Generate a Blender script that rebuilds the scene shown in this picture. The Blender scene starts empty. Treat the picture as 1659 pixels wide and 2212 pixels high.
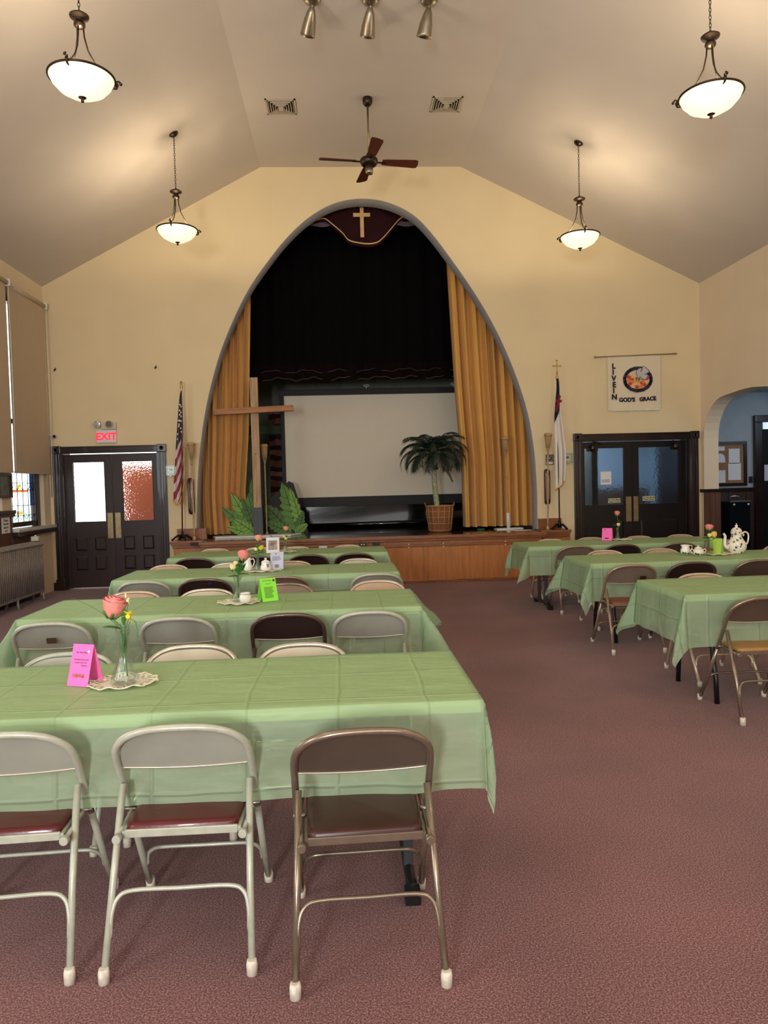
import bpy, bmesh, math, random
from mathutils import Matrix, Vector
from mathutils.geometry import tessellate_polygon
random.seed(7)
sc = bpy.context.scene
COL = sc.collection
PI = math.pi

# ------------------------------------------------------------------ camera
cam_data = bpy.data.cameras.new('camera')
cam_data.sensor_fit = 'HORIZONTAL'
cam_data.sensor_width = 36.0
cam_data.lens = 1600.0 / 1659.0 * 36.0
cam_data.clip_start = 0.05
cam_data.clip_end = 200
camera = bpy.data.objects.new('camera', cam_data)
COL.objects.link(camera)

def cam_matrix():
    f, W, H = 1600.0, 1659.0, 2212.0
    def ray(px, py):
        return Vector(((px - W / 2) / f, -(py - H / 2) / f, -1.0)).normalized()
    yv = ray(740, 1050)                      # direction of the hall's long axis
    h = ray(1540, 1050 - 800 * 0.026)
    zv = h.cross(yv).normalized()
    xv = yv.cross(zv)
    m = Matrix((xv, yv, zv)).to_4x4()
    m.translation = (0, 0, 1.5)
    return m
camera.matrix_world = cam_matrix()
sc.camera = camera

# ------------------------------------------------------------------ world, lights, exposure
sc.view_settings.view_transform = 'Standard'
sc.view_settings.look = 'None'
sc.view_settings.gamma = 1.0
sc.view_settings.use_curve_mapping = False
sc.view_settings.exposure = 0.22
sc.cycles.use_denoising = True
sc.cycles.max_bounces = 10
sc.cycles.diffuse_bounces = 5
sc.cycles.transparent_max_bounces = 12
sc.cycles.sample_clamp_indirect = 6.0
sc.cycles.caustics_reflective = False
sc.cycles.caustics_refractive = False
world = bpy.data.worlds.new('overcast_sky')
sc.world = world
world.use_nodes = True
world.node_tree.nodes['Background'].inputs['Color'].default_value = (0.92, 0.98, 1.0, 1)
world.node_tree.nodes['Background'].inputs['Strength'].default_value = 2.6

def area(name, loc, target, sx, sy, watts, color):
    d = bpy.data.lights.new(name, 'AREA')
    d.shape = 'RECTANGLE'; d.size = sx; d.size_y = sy
    d.energy = watts; d.color = color
    o = bpy.data.objects.new(name, d); COL.objects.link(o)
    o.location = loc
    o.rotation_euler = (Vector(target) - Vector(loc)).to_track_quat('-Z', 'Y').to_euler()
    return o
def point(name, loc, watts, color, radius=0.05):
    d = bpy.data.lights.new(name, 'POINT')
    d.energy = watts; d.color = color; d.shadow_soft_size = radius
    o = bpy.data.objects.new(name, d); COL.objects.link(o); o.location = loc
    return o
DAY = (0.86, 0.95, 1.0)
WARM = (1.0, 0.80, 0.54)
area('daylight_side_window', (-4.38, -0.4, 2.3), (0.8, 3.0, 0.9), 1.6, 2.2, 110, DAY)
area('daylight_side_window_far', (-4.38, 5.2, 2.0), (0.5, 6.2, 0.4), 1.2, 1.8, 60, DAY)
area('daylight_entry_door', (-1.7, -4.3, 1.7), (0.1, 3, 1.0), 0.7, 1.2, 260, (0.95, 0.98, 1.0))
area('fill_back_wall', (1.5, -4.3, 3.4), (0.8, 6, 2.6), 5.0, 2.4, 150, (0.95, 0.97, 1.0))  # unseen fill light, added at the back wall to brighten the hall
area('daylight_lobby', (4.4, 12.9, 2.55), (4.4, 12.8, 0), 1.6, 1.2, 40, (0.50, 0.70, 1.0))
area('daylight_passage', (7.6, 10.2, 2.5), (7.0, 11.6, 1.0), 0.8, 0.8, 9, (0.6, 0.78, 1.0))
for n_, (x_, y_, z_) in enumerate([(-1.97, 2.6, 4.9), (3.15, 2.6, 4.8), (-1.97, -0.9, 4.9), (3.15, -0.9, 4.8)]):
    point('pendant_bulb_behind_camera', (x_, y_, z_), 40, WARM, 0.12)

# ------------------------------------------------------------------ materials
MATS = {}
def srgb(r, g, b):
    f = lambda c: (c / 255 / 12.92) if c / 255 <= 0.04045 else ((c / 255 + 0.055) / 1.055) ** 2.4
    return (f(r), f(g), f(b))

def mat(name, color, rough=0.6, metal=0.0, vary=0.08, vscale=8.0, bump=0.0, bscale=60.0, stretch=None,
        spec=0.5, emit=None, estr=0.0, coat=0.0, color2=None, trans=0.0, ior=1.45, sheen=0.0):
    if name in MATS: return MATS[name]
    m = bpy.data.materials.new(name); m.use_nodes = True
    nt = m.node_tree; N = nt.nodes; L = nt.links
    b = N['Principled BSDF']
    b.inputs['Roughness'].default_value = rough
    b.inputs['Metallic'].default_value = metal
    b.inputs['Specular IOR Level'].default_value = spec
    b.inputs['Coat Weight'].default_value = coat
    b.inputs['Transmission Weight'].default_value = trans
    b.inputs['IOR'].default_value = ior
    b.inputs['Sheen Weight'].default_value = sheen
    tc = N.new('ShaderNodeTexCoord'); mp = N.new('ShaderNodeMapping')
    L.new(tc.outputs['Object'], mp.inputs['Vector'])
    if stretch: mp.inputs['Scale'].default_value = stretch
    no = N.new('ShaderNodeTexNoise'); no.inputs['Scale'].default_value = vscale; no.inputs['Detail'].default_value = 6
    L.new(mp.outputs[0], no.inputs['Vector'])
    cr = N.new('ShaderNodeValToRGB')
    c = color; c2 = color2
    if c2 is None:
        lo = [max(0, x * (1 - vary)) for x in c]; hi = [min(1, x * (1 + vary)) for x in c]
    else: lo, hi = c, c2
    cr.color_ramp.elements[0].position = 0.32; cr.color_ramp.elements[0].color = (*lo, 1)
    cr.color_ramp.elements[1].position = 0.68; cr.color_ramp.elements[1].color = (*hi, 1)
    L.new(no.outputs['Fac'], cr.inputs['Fac']); L.new(cr.outputs['Color'], b.inputs['Base Color'])
    if bump:
        n2 = N.new('ShaderNodeTexNoise'); n2.inputs['Scale'].default_value = bscale; n2.inputs['Detail'].default_value = 4
        L.new(mp.outputs[0], n2.inputs['Vector'])
        bp = N.new('ShaderNodeBump'); bp.inputs['Strength'].default_value = bump; bp.inputs['Distance'].default_value = 0.01
        L.new(n2.outputs['Fac'], bp.inputs['Height']); L.new(bp.outputs['Normal'], b.inputs['Normal'])
    if emit:
        b.inputs['Emission Color'].default_value = (*emit, 1); b.inputs['Emission Strength'].default_value = estr
    MATS[name] = m
    return m

def S(name, r, g, b, **k): return mat(name, srgb(r, g, b), **k)

def carpet_mat():
    m = bpy.data.materials.new('mauve_carpet'); m.use_nodes = True
    nt = m.node_tree; N = nt.nodes; L = nt.links; b = N['Principled BSDF']
    b.inputs['Roughness'].default_value = 0.95; b.inputs['Specular IOR Level'].default_value = 0.15
    b.inputs['Sheen Weight'].default_value = 0.15
    tc = N.new('ShaderNodeTexCoord')
    a = N.new('ShaderNodeTexNoise'); a.inputs['Scale'].default_value = 165; a.inputs['Detail'].default_value = 8; a.inputs['Roughness'].default_value = 0.92
    w = N.new('ShaderNodeTexNoise'); w.inputs['Scale'].default_value = 1.3; w.inputs['Detail'].default_value = 3
    L.new(tc.outputs['Object'], a.inputs['Vector']); L.new(tc.outputs['Object'], w.inputs['Vector'])
    cr = N.new('ShaderNodeValToRGB'); e = cr.color_ramp.elements
    e[0].position = 0.42; e[0].color = (*srgb(56, 32, 38), 1)
    e[1].position = 0.60; e[1].color = (*srgb(206, 160, 156), 1)
    x = e.new(0.5); x.color = (*srgb(108, 68, 70), 1)
    L.new(a.outputs['Fac'], cr.inputs['Fac'])
    cw = N.new('ShaderNodeValToRGB'); cw.color_ramp.elements[0].color = (0.86, 0.86, 0.86, 1); cw.color_ramp.elements[1].color = (1.1, 1.06, 1.04, 1)
    cw.color_ramp.elements[0].position = 0.35; cw.color_ramp.elements[1].position = 0.65
    L.new(w.outputs['Fac'], cw.inputs['Fac'])
    mx = N.new('ShaderNodeMix'); mx.data_type = 'RGBA'; mx.blend_type = 'MULTIPLY'; mx.inputs[0].default_value = 1
    L.new(cr.outputs[0], mx.inputs[6]); L.new(cw.outputs[0], mx.inputs[7]); L.new(mx.outputs[2], b.inputs['Base Color'])
    bp = N.new('ShaderNodeBump'); bp.inputs['Strength'].default_value = 0.35; bp.inputs['Distance'].default_value = 0.004
    L.new(a.outputs['Fac'], bp.inputs['Height']); L.new(bp.outputs[0], b.inputs['Normal'])
    return m

def cloth_mat():
    """thin mint plastic: part see-through, part translucent, with packing creases as bump"""
    m = bpy.data.materials.new('mint_plastic_tablecloth'); m.use_nodes = True
    nt = m.node_tree; N = nt.nodes; L = nt.links; b = N['Principled BSDF']; out = N['Material Output']
    b.inputs['Base Color'].default_value = (*srgb(190, 212, 176), 1)
    b.inputs['Roughness'].default_value = 0.42
    b.inputs['Specular IOR Level'].default_value = 0.35
    tl = N.new('ShaderNodeBsdfTranslucent'); tl.inputs['Color'].default_value = (*srgb(160, 218, 188), 1)
    tr = N.new('ShaderNodeBsdfTransparent'); tr.inputs['Color'].default_value = (*srgb(206, 234, 208), 1)
    m1 = N.new('ShaderNodeMixShader'); m1.inputs[0].default_value = 0.25
    m2 = N.new('ShaderNodeMixShader'); m2.inputs[0].default_value = 0.44
    L.new(b.outputs[0], m1.inputs[1]); L.new(tl.outputs[0], m1.inputs[2])
    L.new(m1.outputs[0], m2.inputs[1]); L.new(tr.outputs[0], m2.inputs[2]); L.new(m2.outputs[0], out.inputs['Surface'])
    tc = N.new('ShaderNodeTexCoord'); sx = N.new('ShaderNodeSeparateXYZ'); uv = tc.outputs['UV']
    wn = N.new('ShaderNodeTexNoise'); wn.inputs['Scale'].default_value = 2.2; wn.inputs['Detail'].default_value = 2
    L.new(uv, wn.inputs['Vector'])
    ad = N.new('ShaderNodeMix'); ad.data_type = 'VECTOR'; ad.inputs[0].default_value = 0.035
    L.new(uv, ad.inputs[4]); L.new(wn.outputs['Color'], ad.inputs[5])
    L.new(ad.outputs[1], sx.inputs[0])
    def crease(sock, period, width):
        a = N.new('ShaderNodeMath'); a.operation = 'DIVIDE'; a.inputs[1].default_value = period; L.new(sock, a.inputs[0])
        f = N.new('ShaderNodeMath'); f.operation = 'FRACT'; L.new(a.outputs[0], f.inputs[0])
        s = N.new('ShaderNodeMath'); s.operation = 'SUBTRACT'; s.inputs[1].default_value = 0.5; L.new(f.outputs[0], s.inputs[0])
        ab = N.new('ShaderNodeMath'); ab.operation = 'ABSOLUTE'; L.new(s.outputs[0], ab.inputs[0])
        mr = N.new('ShaderNodeMapRange'); mr.inputs['From Min'].default_value = 0; mr.inputs['From Max'].default_value = width / period
        mr.inputs['To Min'].default_value = 1; mr.inputs['To Max'].default_value = 0
        mr.interpolation_type = 'SMOOTHSTEP'
        L.new(ab.outputs[0], mr.inputs['Value']); return mr.outputs[0]
    cx = crease(sx.outputs['X'], 0.305, 0.012); cy = crease(sx.outputs['Y'], 0.34, 0.010)
    mx = N.new('ShaderNodeMath'); mx.operation = 'MAXIMUM'; L.new(cx, mx.inputs[0]); L.new(cy, mx.inputs[1])
    wr = N.new('ShaderNodeTexNoise'); wr.inputs['Scale'].default_value = 3.2; wr.inputs['Detail'].default_value = 3
    mp = N.new('ShaderNodeMapping'); mp.inputs['Scale'].default_value = (1.0, 2.6, 1); mp.inputs['Rotation'].default_value = (0, 0, 0.5)
    L.new(uv, mp.inputs['Vector']); L.new(mp.outputs[0], wr.inputs['Vector'])
    ml = N.new('ShaderNodeMath'); ml.operation = 'MULTIPLY_ADD'; ml.inputs[1].default_value = 3.4
    L.new(wr.outputs['Fac'], ml.inputs[0]); L.new(mx.outputs[0], ml.inputs[2])
    bp = N.new('ShaderNodeBump'); bp.inputs['Strength'].default_value = 0.7; bp.inputs['Distance'].default_value = 0.006
    L.new(ml.outputs[0], bp.inputs['Height']); L.new(bp.outputs[0], b.inputs['Normal'])
    return m

def bands_mat(name, cols, axis, period, rough=0.8, wave=0.0):
    """repeating colour bands along an object axis (0,1,2)"""
    m = bpy.data.materials.new(name); m.use_nodes = True
    nt = m.node_tree; N = nt.nodes; L = nt.links; b = N['Principled BSDF']; b.inputs['Roughness'].default_value = rough
    tc = N.new('ShaderNodeTexCoord'); sx = N.new('ShaderNodeSeparateXYZ'); L.new(tc.outputs['Object'], sx.inputs[0])
    a = N.new('ShaderNodeMath'); a.operation = 'DIVIDE'; a.inputs[1].default_value = period; L.new(sx.outputs[axis], a.inputs[0])
    if wave:
        no = N.new('ShaderNodeTexNoise'); no.inputs['Scale'].default_value = 3; L.new(tc.outputs['Object'], no.inputs['Vector'])
        w = N.new('ShaderNodeMath'); w.operation = 'MULTIPLY_ADD'; w.inputs[1].default_value = wave
        L.new(no.outputs['Fac'], w.inputs[0]); L.new(a.outputs[0], w.inputs[2]); src = w.outputs[0]
    else: src = a.outputs[0]
    f = N.new('ShaderNodeMath'); f.operation = 'FRACT'; L.new(src, f.inputs[0])
    cr = N.new('ShaderNodeValToRGB'); cr.color_ramp.interpolation = 'CONSTANT'
    e = cr.color_ramp.elements
    while len(e) < len(cols): e.new(0.5)
    for k, c in enumerate(cols):
        e[k].position = k / len(cols)
    for k, c in enumerate(cols): e[k].color = (*c, 1)
    L.new(f.outputs[0], cr.inputs['Fac']); L.new(cr.outputs[0], b.inputs['Base Color'])
    return m

def pane_mat(name, color, rough, bumps, scale, see=0.0):
    m = bpy.data.materials.new(name); m.use_nodes = True
    nt = m.node_tree; N = nt.nodes; L = nt.links; b = N['Principled BSDF']
    b.inputs['Base Color'].default_value = (*color, 1); b.inputs['Transmission Weight'].default_value = 1
    b.inputs['Roughness'].default_value = rough; b.inputs['IOR'].default_value = 1.25
    tc = N.new('ShaderNodeTexCoord'); no = N.new('ShaderNodeTexNoise'); no.inputs['Scale'].default_value = scale; no.inputs['Detail'].default_value = 1
    L.new(tc.outputs['Object'], no.inputs['Vector'])
    bp = N.new('ShaderNodeBump'); bp.inputs['Strength'].default_value = bumps; bp.inputs['Distance'].default_value = 0.02
    L.new(no.outputs['Fac'], bp.inputs['Height']); L.new(bp.outputs[0], b.inputs['Normal'])
    return m

M_ceil = S('ceiling_plaster', 208, 200, 192, rough=0.9, vary=0.02, vscale=2, bump=0.05, bscale=30)
M_wall = S('cream_plaster', 228, 211, 172, rough=0.85, vary=0.02, vscale=2, bump=0.06, bscale=25)
M_sidewall = S('pale_plaster', 232, 216, 190, rough=0.85, vary=0.02, vscale=2, bump=0.06, bscale=25)
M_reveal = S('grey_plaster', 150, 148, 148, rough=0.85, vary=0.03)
M_bluewall = S('blue_grey_plaster', 168, 178, 184, rough=0.85, vary=0.03)
M_carpet = carpet_mat()
M_darkwood = S('dark_varnished_wood', 40, 24, 20, rough=0.32, vary=0.35, vscale=5, stretch=(1, 1, 0.15), bump=0.08, bscale=40, coat=0.2)
M_darkdoor = S('dark_stained_door', 46, 30, 27, rough=0.4, vary=0.3, vscale=5, stretch=(1, 1, 0.15), bump=0.06, bscale=40)
M_wainscot = S('brown_panelling', 92, 62, 46, rough=0.55, vary=0.25, vscale=4, stretch=(3, 3, 0.3))
M_oak = S('honey_oak', 176, 112, 56, rough=0.42, vary=0.16, vscale=6, stretch=(5, 5, 0.5), bump=0.05, bscale=80, coat=0.15)
M_oaktrim = S('oak_trim', 136, 82, 46, rough=0.38, vary=0.3, vscale=14, stretch=(0.4, 4, 4), bump=0.05, bscale=80, coat=0.2)
M_deck = S('dark_stage_boards', 36, 26, 22, rough=0.16, vary=0.3, vscale=6, stretch=(4, 0.5, 1), coat=0.5)
M_gold = S('gold_curtain_velvet', 214, 162, 82, rough=0.75, vary=0.03, vscale=3, sheen=0.25)
M_black = S('black_drape', 8, 6, 7, rough=0.9, spec=0.1)
M_maroon = S('maroon_velvet', 40, 10, 14, rough=0.8, vary=0.15, spec=0.2)
M_piping = S('gold_braid', 214, 176, 120, rough=0.6)
M_screen = S('projection_screen_vinyl', 222, 216, 200, rough=0.75, vary=0.01)
M_blackvinyl = S('black_shiny_plastic', 7, 8, 9, rough=0.14, bump=0.06, bscale=3, coat=0.4, stretch=(1, 1, 3))
M_blackmatte = S('black_border', 9, 9, 10, rough=0.6)
M_brass = S('brass', 190, 160, 96, rough=0.3, metal=1)
M_oldbrass = S('aged_brass_plate', 158, 140, 104, rough=0.42, metal=0.9, vary=0.2, vscale=12)
M_bronze = S('dark_bronze', 66, 54, 46, rough=0.35, metal=0.85, vary=0.25)
M_pewter = S('brushed_pewter', 160, 152, 136, rough=0.34, metal=0.95, vary=0.1, stretch=(12, 12, 1))
M_white = S('white_plastic', 226, 226, 222, rough=0.5, vary=0.02)
M_blackmetal = S('black_painted_steel', 20, 20, 22, rough=0.35)
M_greymetal = S('dark_grey_steel', 62, 66, 72, rough=0.4, metal=0.3)
M_tabletop = S('beige_table_laminate', 240, 218, 166, rough=0.45, vary=0.03)
M_cloth = cloth_mat()
M_paper = S('white_paper', 230, 230, 232, rough=0.8, vary=0.02)
M_ink = S('dark_ink', 30, 28, 34, rough=0.8)
M_green = S('leaf_green', 62, 112, 48, rough=0.5, vary=0.25, vscale=30)
M_stem = S('flower_stem_green', 74, 118, 62, rough=0.5, vary=0.2, vscale=30)
M_lace = S('cream_lace', 232, 224, 200, rough=0.9, vary=0.06, vscale=60)
M_bluedark = S('flag_blue_cloth', 22, 24, 58, rough=0.85)
def thin_glass(name):
    m = bpy.data.materials.new(name); m.use_nodes = True
    nt = m.node_tree; N = nt.nodes; L = nt.links; out = N['Material Output']; N.remove(N['Principled BSDF'])
    tr = N.new('ShaderNodeBsdfTransparent'); tr.inputs['Color'].default_value = (0.93, 0.97, 0.96, 1)
    gl = N.new('ShaderNodeBsdfGlossy'); gl.inputs['Roughness'].default_value = 0.04
    fr = N.new('ShaderNodeLayerWeight'); fr.inputs['Blend'].default_value = 0.22
    no = N.new('ShaderNodeTexNoise'); no.inputs['Scale'].default_value = 40
    bp = N.new('ShaderNodeBump'); bp.inputs['Strength'].default_value = 0.15; bp.inputs['Distance'].default_value = 0.003
    L.new(no.outputs['Fac'], bp.inputs['Height']); L.new(bp.outputs[0], gl.inputs['Normal'])
    mx = N.new('ShaderNodeMixShader'); pw = N.new('ShaderNodeMath'); pw.operation = 'MULTIPLY_ADD'; pw.inputs[1].default_value = 0.75; pw.inputs[2].default_value = 0.03
    L.new(fr.outputs['Facing'], pw.inputs[0]); L.new(pw.outputs[0], mx.inputs[0]); L.new(tr.outputs[0], mx.inputs[1]); L.new(gl.outputs[0], mx.inputs[2])
    L.new(mx.outputs[0], out.inputs['Surface'])
    return m
M_glass = thin_glass('clear_thin_glass')

# ------------------------------------------------------------------ mesh helpers
class MB:
    def __init__(s): s.bm = bmesh.new(); s.M = Matrix.Identity(4)
    def v(s, p): return s.bm.verts.new(s.M @ Vector(p))
    def face(s, vs, sm=False):
        try: f = s.bm.faces.new(vs); f.smooth = sm; return f
        except ValueError: return None
    def box(s, x0, x1, y0, y1, z0, z1, bev=0.0):
        if bev > 0:
            t = MB(); t.M = s.M; t.box(x0, x1, y0, y1, z0, z1)
            bmesh.ops.recalc_face_normals(t.bm, faces=t.bm.faces)
            bmesh.ops.bevel(t.bm, geom=list(t.bm.edges), offset=bev, segments=2, affect='EDGES', profile=0.7)
            me = bpy.data.meshes.new('tmp'); t.bm.to_mesh(me); s.bm.from_mesh(me); bpy.data.meshes.remove(me); t.bm.free()
            return s
        P = [s.v(p) for p in ((x0,y0,z0),(x1,y0,z0),(x1,y1,z0),(x0,y1,z0),(x0,y0,z1),(x1,y0,z1),(x1,y1,z1),(x0,y1,z1))]
        for q in ((0,3,2,1),(4,5,6,7),(0,1,5,4),(1,2,6,5),(2,3,7,6),(3,0,4,7)): s.face([P[k] for k in q])
        return s
    def tube(s, pts, r, n=10, cap=True, closed=False):
        pts = [Vector(p) for p in pts]; m = len(pts)
        rr = r if isinstance(r, (list, tuple)) else [r] * m
        rings = []; up = None
        for i, p in enumerate(pts):
            a = pts[(i - 1) % m] if (closed or i > 0) else p
            b = pts[(i + 1) % m] if (closed or i < m - 1) else p
            t = (b - a).normalized()
            if up is None:
                up = Vector((0, 0, 1)) if abs(t.z) < 0.9 else Vector((1, 0, 0))
            u = t.cross(up)
            if u.length < 1e-4: u = t.cross(Vector((0.3, 0.9, 0.2)))
            u.normalize(); w = u.cross(t).normalized(); up = w
            rings.append([s.v(p + (u * math.cos(2*PI*k/n) + w * math.sin(2*PI*k/n)) * rr[i]) for k in range(n)])
        for i in range(m if closed else m - 1):
            A, B = rings[i], rings[(i + 1) % m]
            for k in range(n): s.face([A[k], A[(k+1) % n], B[(k+1) % n], B[k]], True)
        if cap and not closed:
            s.face(list(reversed(rings[0]))); s.face(rings[-1])
        return s
    def lathe(s, prof, c=(0, 0, 0), n=24, axis='z', sx=1.0, sy=1.0, sm=True, wob=None):
        rings = []
        for (r, h) in prof:
            ring = []
            for k in range(n):
                a = 2 * PI * k / n
                q = r * (wob(a, h) if wob else 1)
                x, y = q * math.cos(a) * sx, q * math.sin(a) * sy
                p = (x, y, h) if axis == 'z' else ((x, h, y) if axis == 'y' else (h, x, y))
                ring.append(s.v((p[0] + c[0], p[1] + c[1], p[2] + c[2])))
            rings.append(ring)
        for A, B in zip(rings, rings[1:]):
            for k in range(n): s.face([A[k], A[(k+1) % n], B[(k+1) % n], B[k]], sm)
        if prof[0][0] > 1e-4: s.face(list(reversed(rings[0])))
        if prof[-1][0] > 1e-4: s.face(rings[-1])
        return s
    def sphere(s, c, r, n=12, sx=1, sy=1, sz=1):
        m = n // 2
        prof = [(max(r * math.sin(PI * i / m), 1e-5), -r * sz * math.cos(PI * i / m)) for i in range(m + 1)]
        return s.lathe(prof, c, n, sx=sx, sy=sy)
    def prism(s, poly, y0, y1, plane='xz', holes=()):
        """extrude a polygon (with holes); plane xz extrudes along y, yz along x, xy along z"""
        def to(p, h): return (p[0], h, p[1]) if plane == 'xz' else ((h, p[0], p[1]) if plane == 'yz' else (p[0], p[1], h))
        loops = [list(poly)] + [list(h) for h in holes]
        A = [s.v(to(p, y0)) for l in loops for p in l]; B = [s.v(to(p, y1)) for l in loops for p in l]
        for t in tessellate_polygon([[Vector((p[0], p[1], 0)) for p in l] for l in loops]):
            s.face([A[i] for i in t]); s.face([B[i] for i in reversed(t)])
        o = 0
        for l in loops:
            n = len(l)
            for i in range(n):
                j = (i + 1) % n; s.face([A[o+i], A[o+j], B[o+j], B[o+i]])
            o += n
        return s
    def sheet(s, fn, nu, nv, sm=True, uvfn=None):
        g = [[s.v(fn(i / nu, j / nv)) for j in range(nv + 1)] for i in range(nu + 1)]
        lay = s.bm.loops.layers.uv.verify() if uvfn else None
        for i in range(nu):
            for j in range(nv):
                f = s.face([g[i][j], g[i+1][j], g[i+1][j+1], g[i][j+1]], sm)
                if f and uvfn:
                    for lp, (a, b) in zip(f.loops, ((i, j), (i+1, j), (i+1, j+1), (i, j+1))):
                        lp[lay].uv = uvfn(a / nu, b / nv)
        return s
    def build(s, name, m, parent=None, loc=None, recalc=True):
        if recalc: bmesh.ops.recalc_face_normals(s.bm, faces=s.bm.faces)
        me = bpy.data.meshes.new(name); s.bm.to_mesh(me); s.bm.free()
        me.materials.append(m)
        o = bpy.data.objects.new(name, me); COL.objects.link(o)
        if parent: o.parent = parent
        if loc: o.location = loc
        return o

def B(*a, bev=0.0): return MB().box(*a, bev=bev)
def tag(o, label=None, cat=None, group=None, kind=None):
    if label: o['label'] = label
    if cat: o['category'] = cat
    if group: o['group'] = group
    if kind: o['kind'] = kind
    return o
def thing(name, loc, label, cat, group=None, rz=0.0):
    o = bpy.data.objects.new(name, None); COL.objects.link(o)
    o.empty_display_size = 0.05
    o.location = loc; o.rotation_euler = (0, 0, rz)
    return tag(o, label, cat, group)
def struct(name, mb, m, parent=None):
    return tag(mb.build(name, m, parent), kind='structure')
def dup(o, parent=None):
    c = o.copy(); COL.objects.link(c)
    if parent: c.parent = parent
    for ch in list(o.children): dup(ch, c)
    return c
def text_mesh(body, size, m, name, parent, loc, depth=0.002, align='CENTER', bold=0.0, rot=0.0, face='-y', shear=0.0, space=1.0):
    """flat lettering facing -y (or +x, -x)"""
    cu = bpy.data.curves.new('lettering', 'FONT'); cu.body = body; cu.size = size
    cu.extrude = depth / 2; cu.align_x = align; cu.offset = bold; cu.resolution_u = 3; cu.shear = shear; cu.space_character = space
    t = bpy.data.objects.new('lettering', cu); COL.objects.link(t)
    dg = bpy.context.evaluated_depsgraph_get()
    me = bpy.data.meshes.new_from_object(t.evaluated_get(dg))
    bpy.data.objects.remove(t); bpy.data.curves.remove(cu)
    M = Matrix.Rotation(PI/2, 4, 'X') @ Matrix.Rotation(rot, 4, 'Z')
    if face == '+x': M = Matrix.Rotation(PI/2, 4, 'Z') @ M
    if face == '-x': M = Matrix.Rotation(-PI/2, 4, 'Z') @ M
    me.transform(M); me.materials.clear(); me.materials.append(m)
    o = bpy.data.objects.new(name, me); COL.objects.link(o); o.parent = parent; o.location = loc
    return o

# ================================================================== THE HALL
XL, XR, YF, YB = -4.5, 5.8, 11.7, -4.5
FXL, FXR, ZC, ZL, ZR = -1.13, 1.98, 6.45, 4.66, 4.60
struct('floor', MB().box(XL - 0.3, 9.2, YB - 0.3, 16.6, -0.12, 0), M_carpet)
# arch outline (x, z), hand measured ogee
arch = [(-2.30, 0.0), (-2.30, 0.8), (-2.265, 1.49), (-2.20, 2.13), (-2.085, 2.78), (-1.885, 3.49), (-1.65, 4.06), (-1.35, 4.62),
        (-0.98, 5.115), (-0.72, 5.41), (-0.45, 5.65), (-0.16, 5.83), (0.12, 5.93), (0.43, 5.965), (0.74, 5.93), (1.02, 5.83), (1.275, 5.67), (1.50, 5.43),
        (1.72, 5.14), (2.13, 4.545), (2.485, 3.925), (2.77, 3.265), (2.975, 2.60), (3.075, 1.94), (3.105, 1.34), (3.105, 0.0)]
def smooth_line(pts, k=4):
    out = []
    for i in range(len(pts) - 1):
        p0 = pts[max(i-1, 0)]; p1 = pts[i]; p2 = pts[i+1]; p3 = pts[min(i+2, len(pts)-1)]
        for j in range(k):
            t = j / k
            out.append(tuple(0.5 * ((2*p1[d]) + (-p0[d]+p2[d])*t + (2*p0[d]-5*p1[d]+4*p2[d]-p3[d])*t*t + (-p0[d]+3*p1[d]-3*p2[d]+p3[d])*t**3) for d in range(len(p1))))
    out.append(tuple(pts[-1])); return out
arch_s = [arch[0]] + smooth_line(arch[1:-1], 4) + [arch[-1]]
outer = [(XL - 0.3, 0), (-4.33, 0), (-4.33, 2.12), (-2.81, 2.12), (-2.81, 0)] + arch_s + \
        [(3.80, 0), (3.80, 2.12), (5.64, 2.12), (5.64, 0), (XR, 0), (XR, 6.7), (XL - 0.3, 6.7)]
# front wall: face at YF, 0.34 thick, arch reveal in a separate, greyer material
wf = MB().prism(outer, YF, YF + 0.30, 'xz')
wall_front = struct('wall_front', wf, M_wall)
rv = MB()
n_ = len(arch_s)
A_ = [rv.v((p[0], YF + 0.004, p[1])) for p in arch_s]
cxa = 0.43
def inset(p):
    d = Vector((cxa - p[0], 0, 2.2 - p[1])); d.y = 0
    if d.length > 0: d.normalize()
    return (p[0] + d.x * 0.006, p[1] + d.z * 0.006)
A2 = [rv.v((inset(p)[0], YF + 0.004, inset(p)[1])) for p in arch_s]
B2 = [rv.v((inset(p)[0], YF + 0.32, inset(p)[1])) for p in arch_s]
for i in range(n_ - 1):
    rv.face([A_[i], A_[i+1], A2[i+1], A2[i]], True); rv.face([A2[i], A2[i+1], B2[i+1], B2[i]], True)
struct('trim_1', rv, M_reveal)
# left wall with two window openings
w1 = [(10.34, 1.02), (11.45, 1.02), (11.45, 4.25), (10.34, 4.25)]
w2 = [(8.98, 1.02), (10.06, 1.02), (10.06, 4.25), (8.98, 4.25)]
struct('wall_left', MB().prism([(YB, 0), (YF, 0), (YF, 4.9), (YB, 4.9)], XL - 0.20, XL, 'yz', holes=[w1, w2]), M_sidewall)
# right wall with an arched opening to the passage
def arch_corner(cy, cz, r1, r2, a0, a1, n=8):
    return [(cy + r1 * math.cos(a0 + (a1-a0)*i/n), cz + r2 * math.sin(a0 + (a1-a0)*i/n)) for i in range(n + 1)]
opening = [(11.6, 0), (11.6, 1.9)] + arch_corner(10.95, 2.12, 0.65, 0.60, 0.0, PI/2) + [(10.5, 2.745), (10.2, 2.745)] + \
          arch_corner(9.95, 2.12, 0.60, 0.60, PI/2, PI) + [(9.35, 1.9), (9.35, 0)]
struct('wall_right', MB().prism([(YB, 0)] + opening[::-1] + [(YF, 0), (YF, 4.9), (YB, 4.9)], XR, XR + 0.24, 'yz'), M_sidewall)
struct('wall_back', B(XL - 0.3, XR + 0.3, YB - 0.3, YB, 0, 6.8), M_wall)
y0c, y1c = YB - 0.3, YF + 0.3
struct('ceiling', B(FXL, FXR, y0c, y1c, ZC, ZC + 0.15), M_ceil)
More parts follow.
